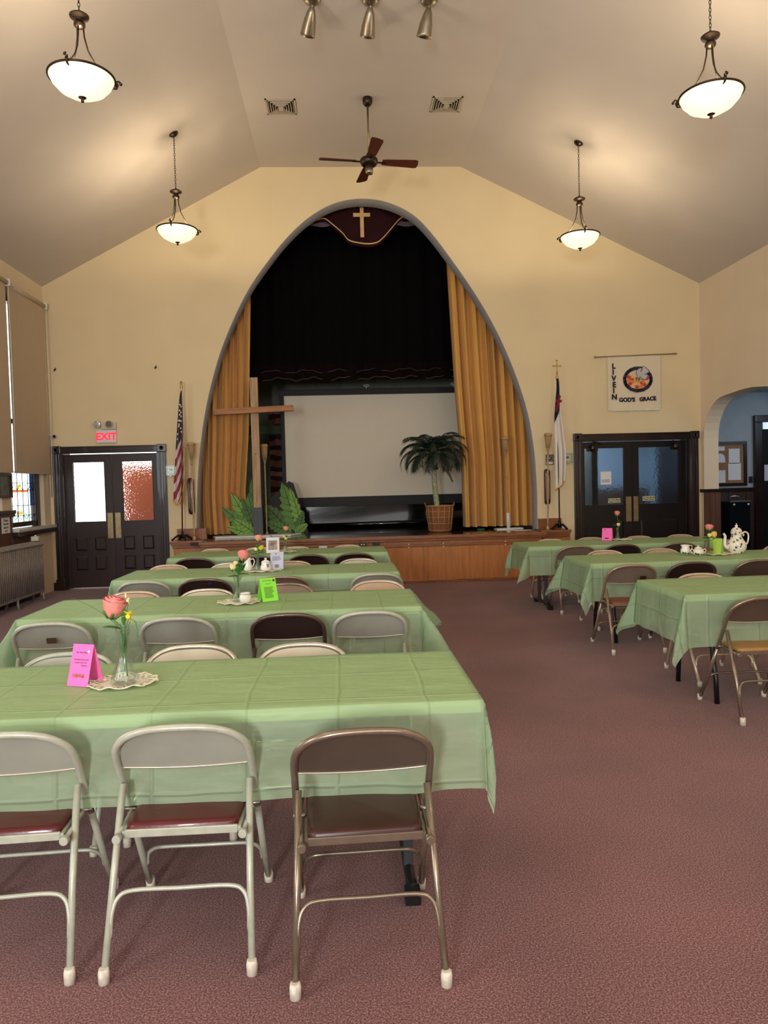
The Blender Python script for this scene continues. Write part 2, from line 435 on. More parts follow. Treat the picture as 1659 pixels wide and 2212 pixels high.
sL = (ZC - ZL) / (FXL - XL); sR = (ZC - ZR) / (XR - FXR)
struct('ceiling', MB().prism([(XL - 0.3, ZL - 0.3*sL), (FXL, ZC), (FXL, ZC + 0.15), (XL - 0.3, ZL - 0.3*sL + 0.15)], y0c, y1c), M_ceil)
struct('ceiling', MB().prism([(FXR, ZC), (XR + 0.3, ZR - 0.3*sR), (XR + 0.3, ZR - 0.3*sR + 0.15), (FXR, ZC + 0.15)], y0c, y1c), M_ceil)
# wainscot on the left wall, chair rail, base
def planks_yz(y0, y1, z0, z1, x, thick, step, side=1):
    mb = MB(); y = y0; k = 0
    while y < y1 - 0.01:
        e = min(y + step, y1); mb.box(min(x, x + side*thick), max(x, x + side*thick), y, e - 0.008, z0, z1, bev=0.003); y = e
    return mb
struct('trim_2', planks_yz(3.0, 11.1, 0.0, 1.0, XL, 0.02, 0.14), M_wainscot)
struct('trim_2', planks_yz(3.0, 10.30, 1.0, 1.24, XL, 0.02, 0.14), M_wainscot)
rail = MB().box(XL, XL + 0.05, 3.0, 10.36, 1.24, 1.29, bev=0.01).box(XL, XL + 0.035, 3.0, 10.36, 1.20, 1.24, bev=0.006)
struct('trim_3', rail, M_darkwood)
struct('baseboard_left', B(XL, XL + 0.03, YB, 11.1, 0, 0.14, bev=0.006), M_darkwood)
struct('baseboard_right', B(XR - 0.03, XR, YB, 9.3, 0, 0.16, bev=0.006), M_darkwood)
struct('wall_passage', B(XR - 0.004, XR + 0.25, 11.585, 11.7, 0, 1.26), M_sidewall)
wj = MB()
for k in range(3): wj.box(5.79 + k * 0.09, 5.875 + k * 0.09, 11.57, 11.60, 0, 1.25, bev=0.003)
struct('trim_4', wj, M_wainscot)
struct('trim_5', MB().box(5.76, 6.07, 11.555, 11.62, 1.25, 1.30, bev=0.008).box(XR - 0.03, XR + 0.0, 11.60, 11.69, 1.25, 1.30), M_darkwood)
struct('baseboard_front', B(-4.5, -4.45, YF - 0.02, YF, 0, 0.12), M_darkwood)

# ---------------------------------------------------------------- window 1 (leaded glass) with frame, sill
def window(num, y0, y1, z0, z1, xg):
    root = tag(thing('window_%d' % num, (xg, (y0+y1)/2, z0), None, None), kind='structure')
    hw = (y1 - y0) / 2
    fr = MB()
    for (a, b, c, d) in ((-hw, -hw+0.06, 0, z1-z0), (hw-0.06, hw, 0, z1-z0), (-hw, hw, 0, 0.07), (-hw, hw, z1-z0-0.07, z1-z0), (-hw, hw, 1.45, 1.52)):
        fr.box(-0.04, 0.04, a, b, c, d, bev=0.006)
    fr.build('window_frame', M_darkwood, root)
    g = MB(); g.box(-0.004, 0.004, -hw+0.05, hw-0.05, 0.06, z1-z0-0.06)
    gm = mat('pale_leaded_glass', (0.95, 1.0, 0.98), rough=0.25, vary=0.02, trans=1.0, ior=1.1)
    g.build('window_glass', gm, root)
    ld = MB()
    for yy in [(-hw + 0.06) + i * (2*hw-0.12) / 5 for i in range(6)]: ld.tube([(0.012, yy, 0.07), (0.012, yy, z1-z0-0.07)], 0.005, 6)
    for zz in (0.16, 0.30, 0.52, 0.62): ld.tube([(0.012, -hw+0.06, zz), (0.012, hw-0.06, zz)], 0.005, 6)
    for i in range(5):
        a = (-hw + 0.06) + i * (2*hw-0.12) / 5; w = (2*hw-0.12) / 5
        ld.tube([(0.012, a, 0.52), (0.012, a + w/2, 0.60), (0.012, a + w, 0.52)], 0.004, 6)
        ld.tube([(0.012, a, 0.16), (0.012, a + w/2, 0.10), (0.012, a + w, 0.16)], 0.004, 6)
    ld.build('window_leading', M_blackmetal, root)
    for col, nm, (a, b, c, d) in ((srgb(220, 90, 40), 'red', (-hw+0.07, hw-0.20, 0.49, 0.52)), (srgb(230, 190, 60), 'amber', (-0.06, 0.06, 0.53, 0.60)),
                                (srgb(190, 235, 205), 'green', (-hw+0.07, -0.06, 0.08, 0.28)), (srgb(180, 232, 200), 'green_two', (0.12, hw-0.2, 0.08, 0.30)),
                                (srgb(230, 150, 60), 'orange', (-0.08, 0.10, 0.17, 0.22)), (srgb(70, 120, 200), 'blue', (hw-0.14, hw-0.07, 0.30, 1.4))):
        mm = mat('stained_glass_' + nm, col, rough=0.15, vary=0.2, trans=1.0, ior=1.1)
        B(-0.010, -0.005, a, b, c, d).build('coloured_glass', mm, root)
    return root
window(1, 10.34, 11.36, 1.04, 4.25, XL - 0.11)
window(2, 8.98, 10.06, 1.04, 4.25, XL - 0.11)
struct('window_1', B(XL - 0.16, XL - 0.06, 11.35, 11.45, 1.03, 4.25, bev=0.01), M_darkwood)
struct('trim_6', MB().box(XL - 0.18, XL + 0.10, 10.30, 11.64, 0.985, 1.03, bev=0.008), S('worn_painted_sill', 206, 206, 200, rough=0.3, vary=0.15, vscale=9, coat=0.3))
struct('trim_7', MB().box(XL + 0.0, XL + 0.11, 10.28, 11.66, 0.925, 0.985, bev=0.01), M_darkwood)

# ---------------------------------------------------------------- doors
def raised_panels(mb, rects, y, d=0.016):
    for (x0, x1, z0, z1) in rects:
        mb.box(x0, x1, y - 0.004, y + 0.01, z0, z1)
        b = 0.035
        P = [mb.v(p) for p in ((x0+0.012, y-0.004, z0+0.012), (x1-0.012, y-0.004, z0+0.012), (x1-0.012, y-0.004, z1-0.012), (x0+0.012, y-0.004, z1-0.012),
                               (x0+b, y-d-0.004, z0+b), (x1-b, y-d-0.004, z0+b), (x1-b, y-d-0.004, z1-b), (x0+b, y-d-0.004, z1-b))]
        for q in ((0,1,5,4),(1,2,6,5),(2,3,7,6),(3,0,4,7),(4,5,6,7)): mb.face([P[k] for k in q])
def door(num, x0, x1, glass, panels, pane, plate_rect, y=YF + 0.06, top=2.10, m=M_darkdoor):
    root = tag(thing('door_%d' % num, ((x0+x1)/2, y, 0), None, None), kind='structure'); cx = (x0+x1)/2
    g = glass
    rect = [(x0-cx, 0.022), (x1-cx, 0.022), (x1-cx, top), (x0-cx, top)]
    hole = [(g[0]-cx, g[2]), (g[1]-cx, g[2]), (g[1]-cx, g[3]), (g[0]-cx, g[3])]
    mb = MB().prism(rect, 0, 0.045, 'xz', holes=[hole])
    raised_panels(mb, [(a-cx, b-cx, c, d) for a, b, c, d in panels], -0.001)
    # glazing bead
    for (a, b, c, d) in ((g[0]-0.012, g[1]+0.012, g[2]-0.012, g[2]), (g[0]-0.012, g[1]+0.012, g[3], g[3]+0.012), (g[0]-0.012, g[0], g[2], g[3]), (g[1], g[1]+0.012, g[2], g[3])):
        mb.box(a-cx, b-cx, -0.008, 0.0, c, d)
    mb.build('door_leaf', m, root)
    B(g[0]-cx, g[1]-cx, 0.018, 0.026, g[2], g[3]).build('door_glass', pane, root)
    p = plate_rect
    pl = MB().box(p[0]-cx, p[1]-cx, -0.006, -0.001, p[2], p[3], bev=0.002)
    for zz in (p[2]+0.02, p[3]-0.02): pl.sphere(((p[0]+p[1])/2-cx, -0.007, zz), 0.005, 8)
    tag(pl.build('push_plate', M_oldbrass, root), 'aged brass push plate')
    return root
def casing(num, x0, x1, ztop, wdt=0.12):
    mb = MB()
    for a, s in ((x0, 1), (x1 - wdt, 1)):
        mb.box(a, a + wdt, YF - 0.03, YF, 0, ztop - wdt)
        for o, w_, d in ((0.006, 0.022, 0.05), (0.04, 0.03, 0.045), (0.088, 0.022, 0.055)):
            mb.box(a + o, a + o + w_, YF - d, YF - 0.02, 0.16, ztop - wdt, bev=0.006)
        mb.box(a - 0.008, a + wdt + 0.008, YF - 0.06, YF, 0, 0.17, bev=0.006)
        mb.box(a - 0.008, a + wdt + 0.008, YF - 0.06, YF, ztop - wdt, ztop, bev=0.008)
        mb.lathe([(0.001, 0), (0.018, 0.0), (0.026, -0.008), (0.034, -0.008), (0.036, 0.0)], (a + wdt/2, YF - 0.06, ztop - wdt/2), 16, axis='y')
    mb.box(x0 + wdt, x1 - wdt, YF - 0.03, YF, ztop - wdt, ztop - 0.01)
    for o, w_, d in ((0.012, 0.022, 0.055), (0.045, 0.03, 0.045), (0.09, 0.022, 0.05)):
        mb.box(x0 + wdt, x1 - wdt, YF - d, YF - 0.02, ztop - o - w_, ztop - o, bev=0.006)
    # inner jamb lining
    mb.box(x0 + wdt - 0.01, x0 + wdt + 0.03, YF, YF + 0.3, 0, ztop - wdt + 0.02)
    mb.box(x1 - wdt - 0.03, x1 - wdt + 0.01, YF, YF + 0.3, 0, ztop - wdt + 0.02)
    struct('trim_%d' % num, mb, M_darkwood)
casing(8, -4.44, -2.72, 2.225)
casing(9, 3.705, 5.745, 2.24)
P_left = pane_mat('rippled_glass', (0.96, 1.0, 0.97), 0.08, 0.6, 55)
P_left2 = pane_mat('hammered_glass', (1.0, 0.98, 0.97), 0.12, 0.9, 45)
P_right = pane_mat('frosted_blue_glass', (0.85, 0.95, 1.0), 0.22, 0.5, 22)
door(1, -4.29, -3.575, (-4.17, -3.695, 1.05, 1.97), [(-4.175, -3.975, 0.585, 0.82), (-3.885, -3.685, 0.585, 0.82), (-4.175, -3.975, 0.28, 0.52), (-3.885, -3.685, 0.28, 0.52)], P_left, (-3.672, -3.590, 0.78, 1.178), top=2.095)
door(2, -3.570, -2.86, (-3.425, -2.96, 1.05, 1.97), [(-3.44, -3.245, 0.585, 0.82), (-3.15, -2.955, 0.585, 0.82), (-3.44, -3.245, 0.28, 0.52), (-3.15, -2.955, 0.28, 0.52)], P_left2, (-3.552, -3.470, 0.78, 1.178), top=2.095)
M_dd = S('near_black_door', 22, 14, 12, rough=0.4, vary=0.3, vscale=5, stretch=(1, 1, 0.15))
door(3, 3.86, 4.682, (3.90, 4.55, 1.085, 2.0), [(3.90, 4.54, 0.45, 0.84), (3.90, 4.54, 0.14, 0.38)], P_right, (4.574, 4.664, 0.806, 1.21), m=M_dd)
door(4, 4.686, 5.58, (4.79, 5.445, 1.085, 2.0), [(4.80, 5.44, 0.45, 0.84), (4.80, 5.44, 0.14, 0.38)], P_right, (4.700, 4.778, 0.806, 1.212), m=M_dd)
# outside the left doors: open porch with daylight and a brick-red door standing open
brick = S('terracotta_painted_door', 190, 96, 62, rough=0.7, vary=0.08)
struct('wall_porch', B(-3.86, -2.95, 13.0, 13.08, 0.0, 1.95), brick)
# lobby behind the right-hand doors
struct('wall_lobby', MB().box(3.25, 3.35, 12.0, 14.2, 0, 2.8).box(3.25, 6.05, 14.2, 14.3, 0, 2.8).box(5.96, 6.04, 12.0, 14.2, 0, 2.8).box(3.25, 6.05, 12.0, 14.3, 2.8, 2.9), M_bluewall)
struct('door_5', MB().box(5.88, 5.96, 12.7, 13.6, 0, 2.1), M_darkdoor)
struct('trim_10', MB().box(3.36, 5.95, 14.15, 14.2, 0, 1.32), M_wainscot)
# passage seen through the arched opening on the right
struct('wall_passage', MB().box(6.04, 6.97, 12.2, 12.3, 0, 3.0).box(6.97, 7.95, 12.2, 12.3, 2.50, 3.0).box(7.95, 9.0, 12.2, 12.3, 0, 3.0), M_bluewall)
struct('wall_passage', MB().box(9.0, 9.1, 8.0, 12.3, 0, 3.0).box(6.04, 9.1, 7.9, 8.0, 0, 3.0), M_bluewall)
struct('ceiling_passage', B(5.95, 9.1, 7.9, 14.3, 2.9, 3.0), M_bluewall)
struct('wall_passage', B(6.02, 6.06, 11.7, 12.3, 0, 3.0), M_bluewall)
pw = MB(); xx = 6.06
while xx < 6.94: pw.box(xx, min(xx + 0.145, 6.95), 12.17, 12.2, 0, 1.24, bev=0.004); xx += 0.15
struct('trim_11', pw, S('dark_panelling', 62, 44, 36, rough=0.5, vary=0.2, vscale=4, stretch=(3, 3, 0.3)))
struct('trim_12', B(6.04, 6.95, 12.14, 12.2, 1.24, 1.30, bev=0.008), M_darkwood)
struct('trim_13', MB().box(6.95, 7.08, 12.12, 12.2, 0, 2.39, bev=0.01).box(6.95, 8.1, 12.12, 12.2, 2.391, 2.51, bev=0.01).box(7.97, 8.1, 12.12, 12.2, 0, 2.39), M_darkwood)
d6 = tag(thing('door_6', (7.55, 12.55, 0), None, None, rz=0), kind='structure')
MB().box(-0.42, 0.42, 0, 0.04, 0.01, 2.30, bev=0.006).build('door_leaf', M_dd, d6)
B(-0.20, -0.02, -0.006, -0.001, 1.40, 1.68).build('door_sign', M_paper, d6)
struct('wall_vestibule', MB().box(6.2, 9.0, 13.6, 13.7, 0, 3.0), M_white)
point('vestibule_lamp', (8.3, 13.2, 2.5), 6, (0.6, 0.78, 1.0), 0.2)

# ---------------------------------------------------------------- STAGE
ZS = 0.72
struct('floor_stage', MB().box(-2.28, 3.08, 11.12, 12.0, ZS - 0.05, ZS).box(-2.9, 4.2, 12.0, 16.5, ZS - 0.05, ZS), M_deck)
st = MB()
st.box(-2.10, 3.02, 11.14, 11.3, 0, 0.66)
stage_front = struct('wall_stage', st, M_oak)
pnl = [(-2.08, -1.45), (-1.42, -0.56), (-0.53, 0.33), (0.36, 1.20), (1.25, 2.45), (2.49, 3.0)]
for a, b in pnl:
    B(a + 0.012, b - 0.012, 11.118, 11.142, 0.045, 0.55, bev=0.003).build('access_panel', M_oak, stage_front)
tr = MB()
tr.box(-2.12, 3.04, 11.10, 11.16, 0.555, 0.60, bev=0.004)
tr.box(-2.13, 3.05, 11.07, 11.2, 0.64, 0.675, bev=0.01)
tr.box(-2.15, 3.07, 11.04, 11.22, 0.675, ZS + 0.004, bev=0.012)
struct('trim_14', tr, M_oaktrim)
struct('trim_15', B(-2.10, 3.02, 11.115, 11.15, 0, 0.05, bev=0.006), M_oaktrim)
# side plinths of the stage
for sgn, xa, xb in ((-1, -2.62, -2.13), (1, 3.05, 3.52)):
    mb = MB().box(xa + 0.04, xb, 11.34, 11.7, 0, 0.66)
    mb2 = MB()
    lo, hi = (xa, xb) if sgn < 0 else (xa, xb)
    mb2.box(lo + (0.03 if sgn < 0 else 0), hi - (0.03 if sgn > 0 else 0), 11.31, 11.7, 0.62, 0.66, bev=0.008)
    mb2.box(lo + (0.015 if sgn < 0 else 0), hi - (0.015 if sgn > 0 else 0), 11.29, 11.7, 0.66, 0.69, bev=0.008)
    mb2.box(lo, hi, 11.27, 11.7, 0.69, 0.735, bev=0.01)
    struct('trim_16', mb, M_oak); struct('trim_17', mb2, M_oaktrim)
    bk = MB().box(lo + 0.04 if sgn < 0 else lo + 0.06, hi - 0.05 if sgn > 0 else hi, 11.62, 11.70, 0.735, 0.90, bev=0.006)
    bk.box(lo + 0.07, hi - 0.08, 11.61, 11.63, 0.765, 0.87, bev=0.004)
    struct('trim_18', bk, M_oaktrim)
struct('wall_stage_back', B(-2.9, 4.2, 16.4, 16.5, 0, 6.8), S('stage_back_paint', 190, 198, 180, rough=0.9))
struct('wall_stage_side', B(-2.9, -2.8, 12.0, 16.5, 0, 6.8), S('stage_side_paint', 150, 146, 132, rough=0.9))
struct('wall_stage_side', B(4.1, 4.2, 12.0, 16.5, 0, 6.8), S('stage_side_paint', 150, 146, 132, rough=0.9))
struct('ceiling_stage', B(-2.9, 4.2, 12.0, 16.5, 6.7, 6.8), M_black)

# ================================================================== things on the stage
def folds(s, seed, n, amp):
    random.seed(seed)
    ph = [random.uniform(0, 6.28) for _ in range(4)]
    t = s * n * 2 * PI + 0.9 * math.sin(s * 7 + ph[0]) + 0.6 * math.sin(s * 17 + ph[1])
    w = math.sin(t) ; w = math.copysign(abs(w) ** 0.7, w)
    return amp * (w + 0.35 * math.sin(2.3 * t + ph[2]) * math.sin(s * 9 + ph[3]))
def curtain(name, label, seed, xin, xout, z0, z1, y, n, amp, m):
    """xin(z) and xout(z) give the edges"""
    root = thing(name, (0, y, z0), label, 'curtain')
    def fn(u, v):
        z = z0 + (z1 - z0) * v
        x = xin(z) + (xout(z) - xin(z)) * u
        k = 0.75 + 0.5 * (1 - v)
        return (x + 0.012 * math.sin(u * n * 6.28 + 2 + v), folds(u, seed, n, amp * k) + 0.015 * math.sin(v * 5 + u * 9), z - z0)
    MB().sheet(fn, 260, 26).build('fabric', m, root, recalc=False)
    MB().sheet(lambda u, v: (fn(u, v * 0.012)[0], fn(u, v * 0.012)[1] - 0.006, fn(u, v * 0.012)[2] + 0.004), 260, 1).build('hem', m, root, recalc=False)
    return root
def lerp_tab(tab):
    def f(z):
        for (za, xa), (zb, xb) in zip(tab, tab[1:]):
            if z <= zb: return xa + (xb - xa) * max(0, (z - za)) / (zb - za)
        return tab[-1][1]
    return f
curtain('stage_curtain', 'tall gold pleated stage curtain gathered behind the wooden cross', 3,
        lerp_tab([(0.7, -1.58), (1.4, -1.62), (2.4, -1.53), (3.3, -1.485), (4.7, -1.41), (6.2, -1.38)]), lambda z: -2.70, 0.76, 5.3, 12.28, 11, 0.07, M_gold)
curtain('stage_curtain', 'tall gold pleated stage curtain drawn aside beside the potted palm', 8,
        lerp_tab([(0.7, 1.99), (1.8, 1.98), (3.0, 1.90), (4.1, 1.85), (5.3, 1.80), (6.2, 1.80)]), lambda z: 3.55, 0.765, 5.6, 12.24, 12, 0.08, M_gold)
# black drape and the lower valance
bd = thing('black_drape', (0, 13.0, 3.34), 'black drape filling the upper part of the stage arch', 'curtain')
MB().sheet(lambda u, v: (-2.75 + 6.8 * u, 0.03 * math.sin(u * 120) + 0.01 * math.sin(u * 41), 3.36 * v), 300, 4).build('fabric', M_black, bd, recalc=False)
for k, (zz, th) in enumerate(((0.03, 0.016), (0.16, 0.012))):
    tb = MB(); tb.tube([(-1.75 + 3.9 * i / 90, -0.045 - 0.02 * math.sin(i * 0.5 + k), zz + 0.022 * math.sin(i * 0.47 + k * 1.3) + 0.01 * math.sin(i * 1.3)) for i in range(91)], th * 0.5, 6)
    tb.build('trim_braid', S('dark_gold_braid', 70, 48, 34, rough=0.6), bd)  # braid in one even dark brown
MB().sheet(lambda u, v: (-1.75 + 3.95 * u, -0.03 + 0.02 * math.sin(u * 60), -0.01 + 0.30 * v), 200, 2).build('border', S('maroon_border_velvet', 14, 5, 6, rough=0.85, spec=0.1), bd, recalc=False)
# centre valance with the cross
va = thing('stage_valance', (0.44, 12.24, 5.5), 'maroon velvet valance with a gold cross at the top of the stage arch', 'valance')
ol = [(-1.55, 0.40), (-1.20, 0.33), (-0.78, 0.33), (-0.62, 0.35), (-0.50, 0.27), (-0.33, 0.13), (-0.22, 0.0), (-0.02, -0.05), (0.22, -0.04), (0.34, 0.04), (0.44, 0.15), (0.60, 0.33), (0.70, 0.37), (0.88, 0.32), (1.25, 0.33), (1.6, 0.36)]
ols = smooth_line(ol, 6)
def band(dz0, dz1, y): 
    mb = MB(); P = [mb.v((p[0], y + 0.015 * math.sin(p[0] * 14), p[1] + dz0)) for p in ols]; Q = [mb.v((p[0], y + 0.015 * math.sin(p[0] * 14), p[1] + dz1)) for p in ols]
    for i in range(len(ols) - 1): mb.face([P[i], P[i+1], Q[i+1], Q[i]], True)
    return mb
mbv = MB()
P = [mbv.v((p[0], 0.015 * math.sin(p[0] * 14), p[1] - 0.05)) for p in ols]; Q = [mbv.v((p[0], 0.015 * math.sin(p[0] * 14), 0.95)) for p in ols]
for i in range(len(ols) - 1): mbv.face([P[i], P[i+1], Q[i+1], Q[i]], True)
mbv.build('fabric', M_maroon, va, recalc=False)
band(-0.012, 0.008, -0.012).build('gold_piping', M_piping, va, recalc=False)
tb = MB(); tb.sheet(lambda u, v: (-1.5 + 3.0 * u, 0.03 + 0.012 * math.sin(u * 70), 0.24 + 0.08 * v + 0.01 * math.sin(u * 40)), 120, 2).build('lining', S('grey_mauve_lining', 92, 78, 86, rough=0.8), va, recalc=False)
MB().prism([(-0.035, 0.04), (0.025, 0.04), (0.025, 0.37), (0.13, 0.37), (0.13, 0.43), (0.025, 0.43), (0.025, 0.52), (-0.035, 0.52), (-0.035, 0.43), (-0.145, 0.43), (-0.145, 0.37), (-0.035, 0.37)], -0.03, -0.022).build('gold_cross', M_piping, va)

# projection screen
ps = thing('projection_screen', (0.63, 13.6, ZS), 'large white projection screen on a black frame with shiny black skirt', 'projection screen')
MB().sheet(lambda u, v: (-1.65 + 3.5 * u, 0.0, 0.575 + 1.865 * v), 2, 2, sm=False).build('screen_surface', M_screen, ps, recalc=False)
fr = MB()
fr.box(-1.74, 2.0, -0.03, 0.02, 2.44, 2.55, bev=0.008).box(-1.72, -1.65, -0.03, 0.02, 0.45, 2.46, bev=0.008).box(1.85, 1.95, -0.03, 0.02, 0.45, 2.46).box(-1.70, 1.95, -0.035, 0.02, 0.41, 0.585, bev=0.008)
fr.build('frame', M_blackmatte, ps)
MB().sheet(lambda u, v: (-1.60 + 3.6 * u, -0.03 + 0.004 * math.sin(u * 9) + 0.03 * (1 - v) * max(0.0, u - 0.1), 0.06 + 0.36 * v), 120, 24).build('skirt', M_blackvinyl, ps, recalc=False)
MB().tube([(-1.6, -0.07, 0.07), (2.1, -0.07, 0.09)], 0.035, 12).build('weight_bar', M_blackvinyl, ps)
for xx in (-1.5, 1.9):
    B(xx, xx + 0.05, -0.25, 0.25, 0.0, 0.04, bev=0.01).build('foot', M_blackmetal, ps)
for xx in (-0.15, 1.45):
    mb = MB(); mb.tube([(xx + 0.05 * math.cos(a), -0.04, 2.60 + 0.016 * math.sin(a)) for a in [i * PI / 8 for i in range(16)]], 0.005, 6, closed=True)
    mb.tube([(xx, -0.04, 2.54), (xx, -0.04, 2.60)], 0.005, 6)
    mb.build('handle', M_white, ps)

# patterned column behind
col = thing('banded_column_drape', (-1.20, 14.4, ZS), 'dark brown column drape with wavy horizontal bands at the back of the stage', 'drape')
bm_ = bands_mat('brown_banded_fabric', [srgb(48, 26, 22), srgb(124, 84, 66), srgb(60, 32, 26), srgb(150, 112, 90)], 2, 0.40, wave=0.5)
MB().sheet(lambda u, v: (-0.19 + 0.38 * u, 0.16 * abs(u - 0.4) + 0.02 * math.sin(v * 60), 2.32 * v), 16, 90).build('fabric', bm_, col, recalc=False)
B(-0.2, 0.2, 0.1, 0.14, 0, 2.32).build('backing', M_blackmatte, col)
tag(B(-1.9, -1.02, 13.9, 13.96, 2.50, 2.66, bev=0.01).build('green_valance_board', S('dull_green_paint', 52, 68, 52, rough=0.8)),
    'dull green board spanning behind the wooden cross, above the dark backdrop', 'board')
tag(B(-1.94, -1.88, 13.9, 13.96, ZS, 2.66, bev=0.01).build('backdrop_post', M_blackmatte), 'dark upright post holding the dull green board', 'post')
tag(B(-1.10, -1.04, 13.9, 13.96, ZS, 2.66, bev=0.01).build('backdrop_post', M_blackmatte), 'dark upright post beside the banded brown column', 'post')

# wooden cross
cr_ = thing('wooden_cross', (-1.38, 12.05, ZS), 'tall rough timber cross with dark grey sleeve standing on the stage', 'cross')
M_rough = S('weathered_timber', 178, 150, 118, rough=0.8, vary=0.3, vscale=9, stretch=(3, 3, 0.25), bump=0.4, bscale=30)
M_rough2 = S('reddish_timber', 172, 124, 86, rough=0.75, vary=0.25, vscale=9, stretch=(0.25, 3, 3), bump=0.3, bscale=30)
v_ = MB().box(-0.062, 0.062, 0, 0.085, 0.02, 2.56, bev=0.006)
v_.build('upright', M_rough, cr_)
cb = MB(); cb.M = Matrix.Translation((-0.01, -0.045, 2.03)) @ Matrix.Rotation(-0.035, 4, 'Y')
cb.box(-0.635, 0.635, -0.045, 0.045, -0.046, 0.046, bev=0.006); cb.build('crossbar', M_rough2, cr_)
MB().box(-0.075, 0.075, -0.012, 0.10, 0, 0.47, bev=0.004).build('base_sleeve', S('slate_grey_paint', 62, 66, 74, rough=0.5), cr_)
MB().sphere((0.0, -0.004, 1.33), 0.008, 8).build('knot', M_blackmatte, cr_)
# white foam boards lying in front
for (lab, x0, x1, y0, y1, rz, pc) in (('long white foam board lying on the stage edge under the cross', -2.12, -1.02, 11.86, 12.18, 0.0, 0.735),
                                      ('second white foam board lying under the palm leaf cutouts', -1.22, -0.70, 11.9, 12.25, 0.0, 0.75)):
    o = MB().prism([(x0 + 0.08, y0), (x1 - 0.15, y0), (x1, y1), (x0, y1 - 0.05)], 0.0, 0.022, 'xy').build('foam_board', M_paper, None, (0, 0, ZS + 0.002 + (0.001 if x0 > -1.5 else 0)))
    tag(o, lab, 'board', 'white foam boards on the stage floor')

# palm leaf cutouts
def leaf_poly(cx, cz, L_, w, ang, n=7, notch=0.35):
    """pointed leaf with saw notches, returned as polygon"""
    pts = []
    for side in (1, -1):
        rng = range(0, n + 1) if side == 1 else range(n, -1, -1)
        for i in rng:
            t = i / n
            prof = math.sin(PI * (t ** 0.75)) ** 0.8 * w / 2 if 0 < t < 1 else 0
            if side == 1:
                pts.append((prof * 1.0, t * L_))
                if 0 < i < n: pts.append((prof * (1 - notch), t * L_ + 0.035))
            else:
                if 0 < i < n: pts.append((-prof * (1 - notch), t * L_ + 0.035))
                pts.append((-prof, t * L_))
    ca, sa = math.cos(ang), math.sin(ang)
    out = []
    for x, y in pts:
        p = (cx + x * ca + y * sa, cz - x * sa + y * ca)
        if not out or (abs(p[0]-out[-1][0]) + abs(p[1]-out[-1][1])) > 1e-4: out.append(p)
    if abs(out[0][0]-out[-1][0]) + abs(out[0][1]-out[-1][1]) < 1e-4: out.pop()
    return out
G = [S('cutout_green_%s' % n, *c, rough=0.6, vary=0.06) for n, c in (('bright', (116, 160, 66)), ('mid', (88, 130, 54)), ('deep', (70, 106, 48)), ('dark', (48, 70, 44)))]
M_cutline = S('cutout_black_line', 14, 20, 12, rough=0.7)
def cutout(name, label, loc, leaves, backing, lean=0.12):
    root = thing(name, loc, label, 'cutout', 'painted palm leaf cutouts on the stage')
    root.rotation_euler = (-lean, 0, 0)
    if backing: MB().prism(backing, 0.03, 0.045).build('backing_board', M_blackmatte, root)
    for k, (cx, cz, L_, w, ang, g) in enumerate(leaves):
        y = 0.024 - 0.004 * k
        MB().prism(leaf_poly(cx, cz, L_, w, ang), y, y + 0.0035).build('leaf', G[g], root)
        ln = MB(); ca, sa = math.cos(ang), math.sin(ang)
        ln.tube([(cx + t * L_ * sa + 0.02 * math.sin(t * 3) * ca, y - 0.0005, cz + t * L_ * ca) for t in [i / 8 for i in range(9)]], 0.004, 5)
        for i in range(1, 6):
            for s in (1, -1):
                t = i / 7.5; hw = math.sin(PI * t ** 0.75) ** 0.8 * w / 2 * 0.8
                p0 = (t * L_); p1 = (t + 0.10) * L_
                ln.tube([(cx + p0 * sa, y - 0.0005, cz + p0 * ca), (cx + s * hw * ca + p1 * sa, y - 0.0005, cz - s * hw * sa + p1 * ca)], [0.003, 0.0015], 4)
        ln.build('leaf_veins', M_cutline, root)
    return root
cutout('palm_leaf_cutout', 'painted green palm leaf cutout leaning beside the cross, curtain side', (-1.68, 12.135, ZS),
       [(0.26, 0.03, 0.93, 0.24, -0.06, 2), (0.24, 0.02, 0.66, 0.26, -0.16, 1), (0.20, 0.0, 0.80, 0.26, -0.43, 0), (0.24, 0.0, 0.66, 0.22, -0.30, 2), (0.24, 0.0, 0.72, 0.26, -0.83, 1), (0.28, 0.0, 0.52, 0.20, -1.25, 0), (0.30, 0.0, 0.50, 0.20, -0.95, 0)], None, 0.03)
cutout('palm_leaf_cutout', 'painted green palm leaf cutout on a black board, beside the projection screen', (-1.0, 12.66, ZS),
       [(-0.05, 0.02, 0.55, 0.34, -0.55, 3), (0.10, 0.02, 0.66, 0.34, -0.74, 2), (0.20, 0.02, 0.90, 0.34, -0.27, 1), (0.29, 0.02, 0.80, 0.20, -0.25, 0), (0.12, 0.0, 0.50, 0.22, -1.15, 1), (0.20, 0.0, 0.40, 0.18, 0.30, 2), (0.17, 0.0, 0.26, 0.16, 0.95, 0)],
       [(-0.42, 0.0), (0.40, 0.0), (0.16, 0.86), (0.08, 0.90), (-0.30, 0.55), (-0.42, 0.45)])

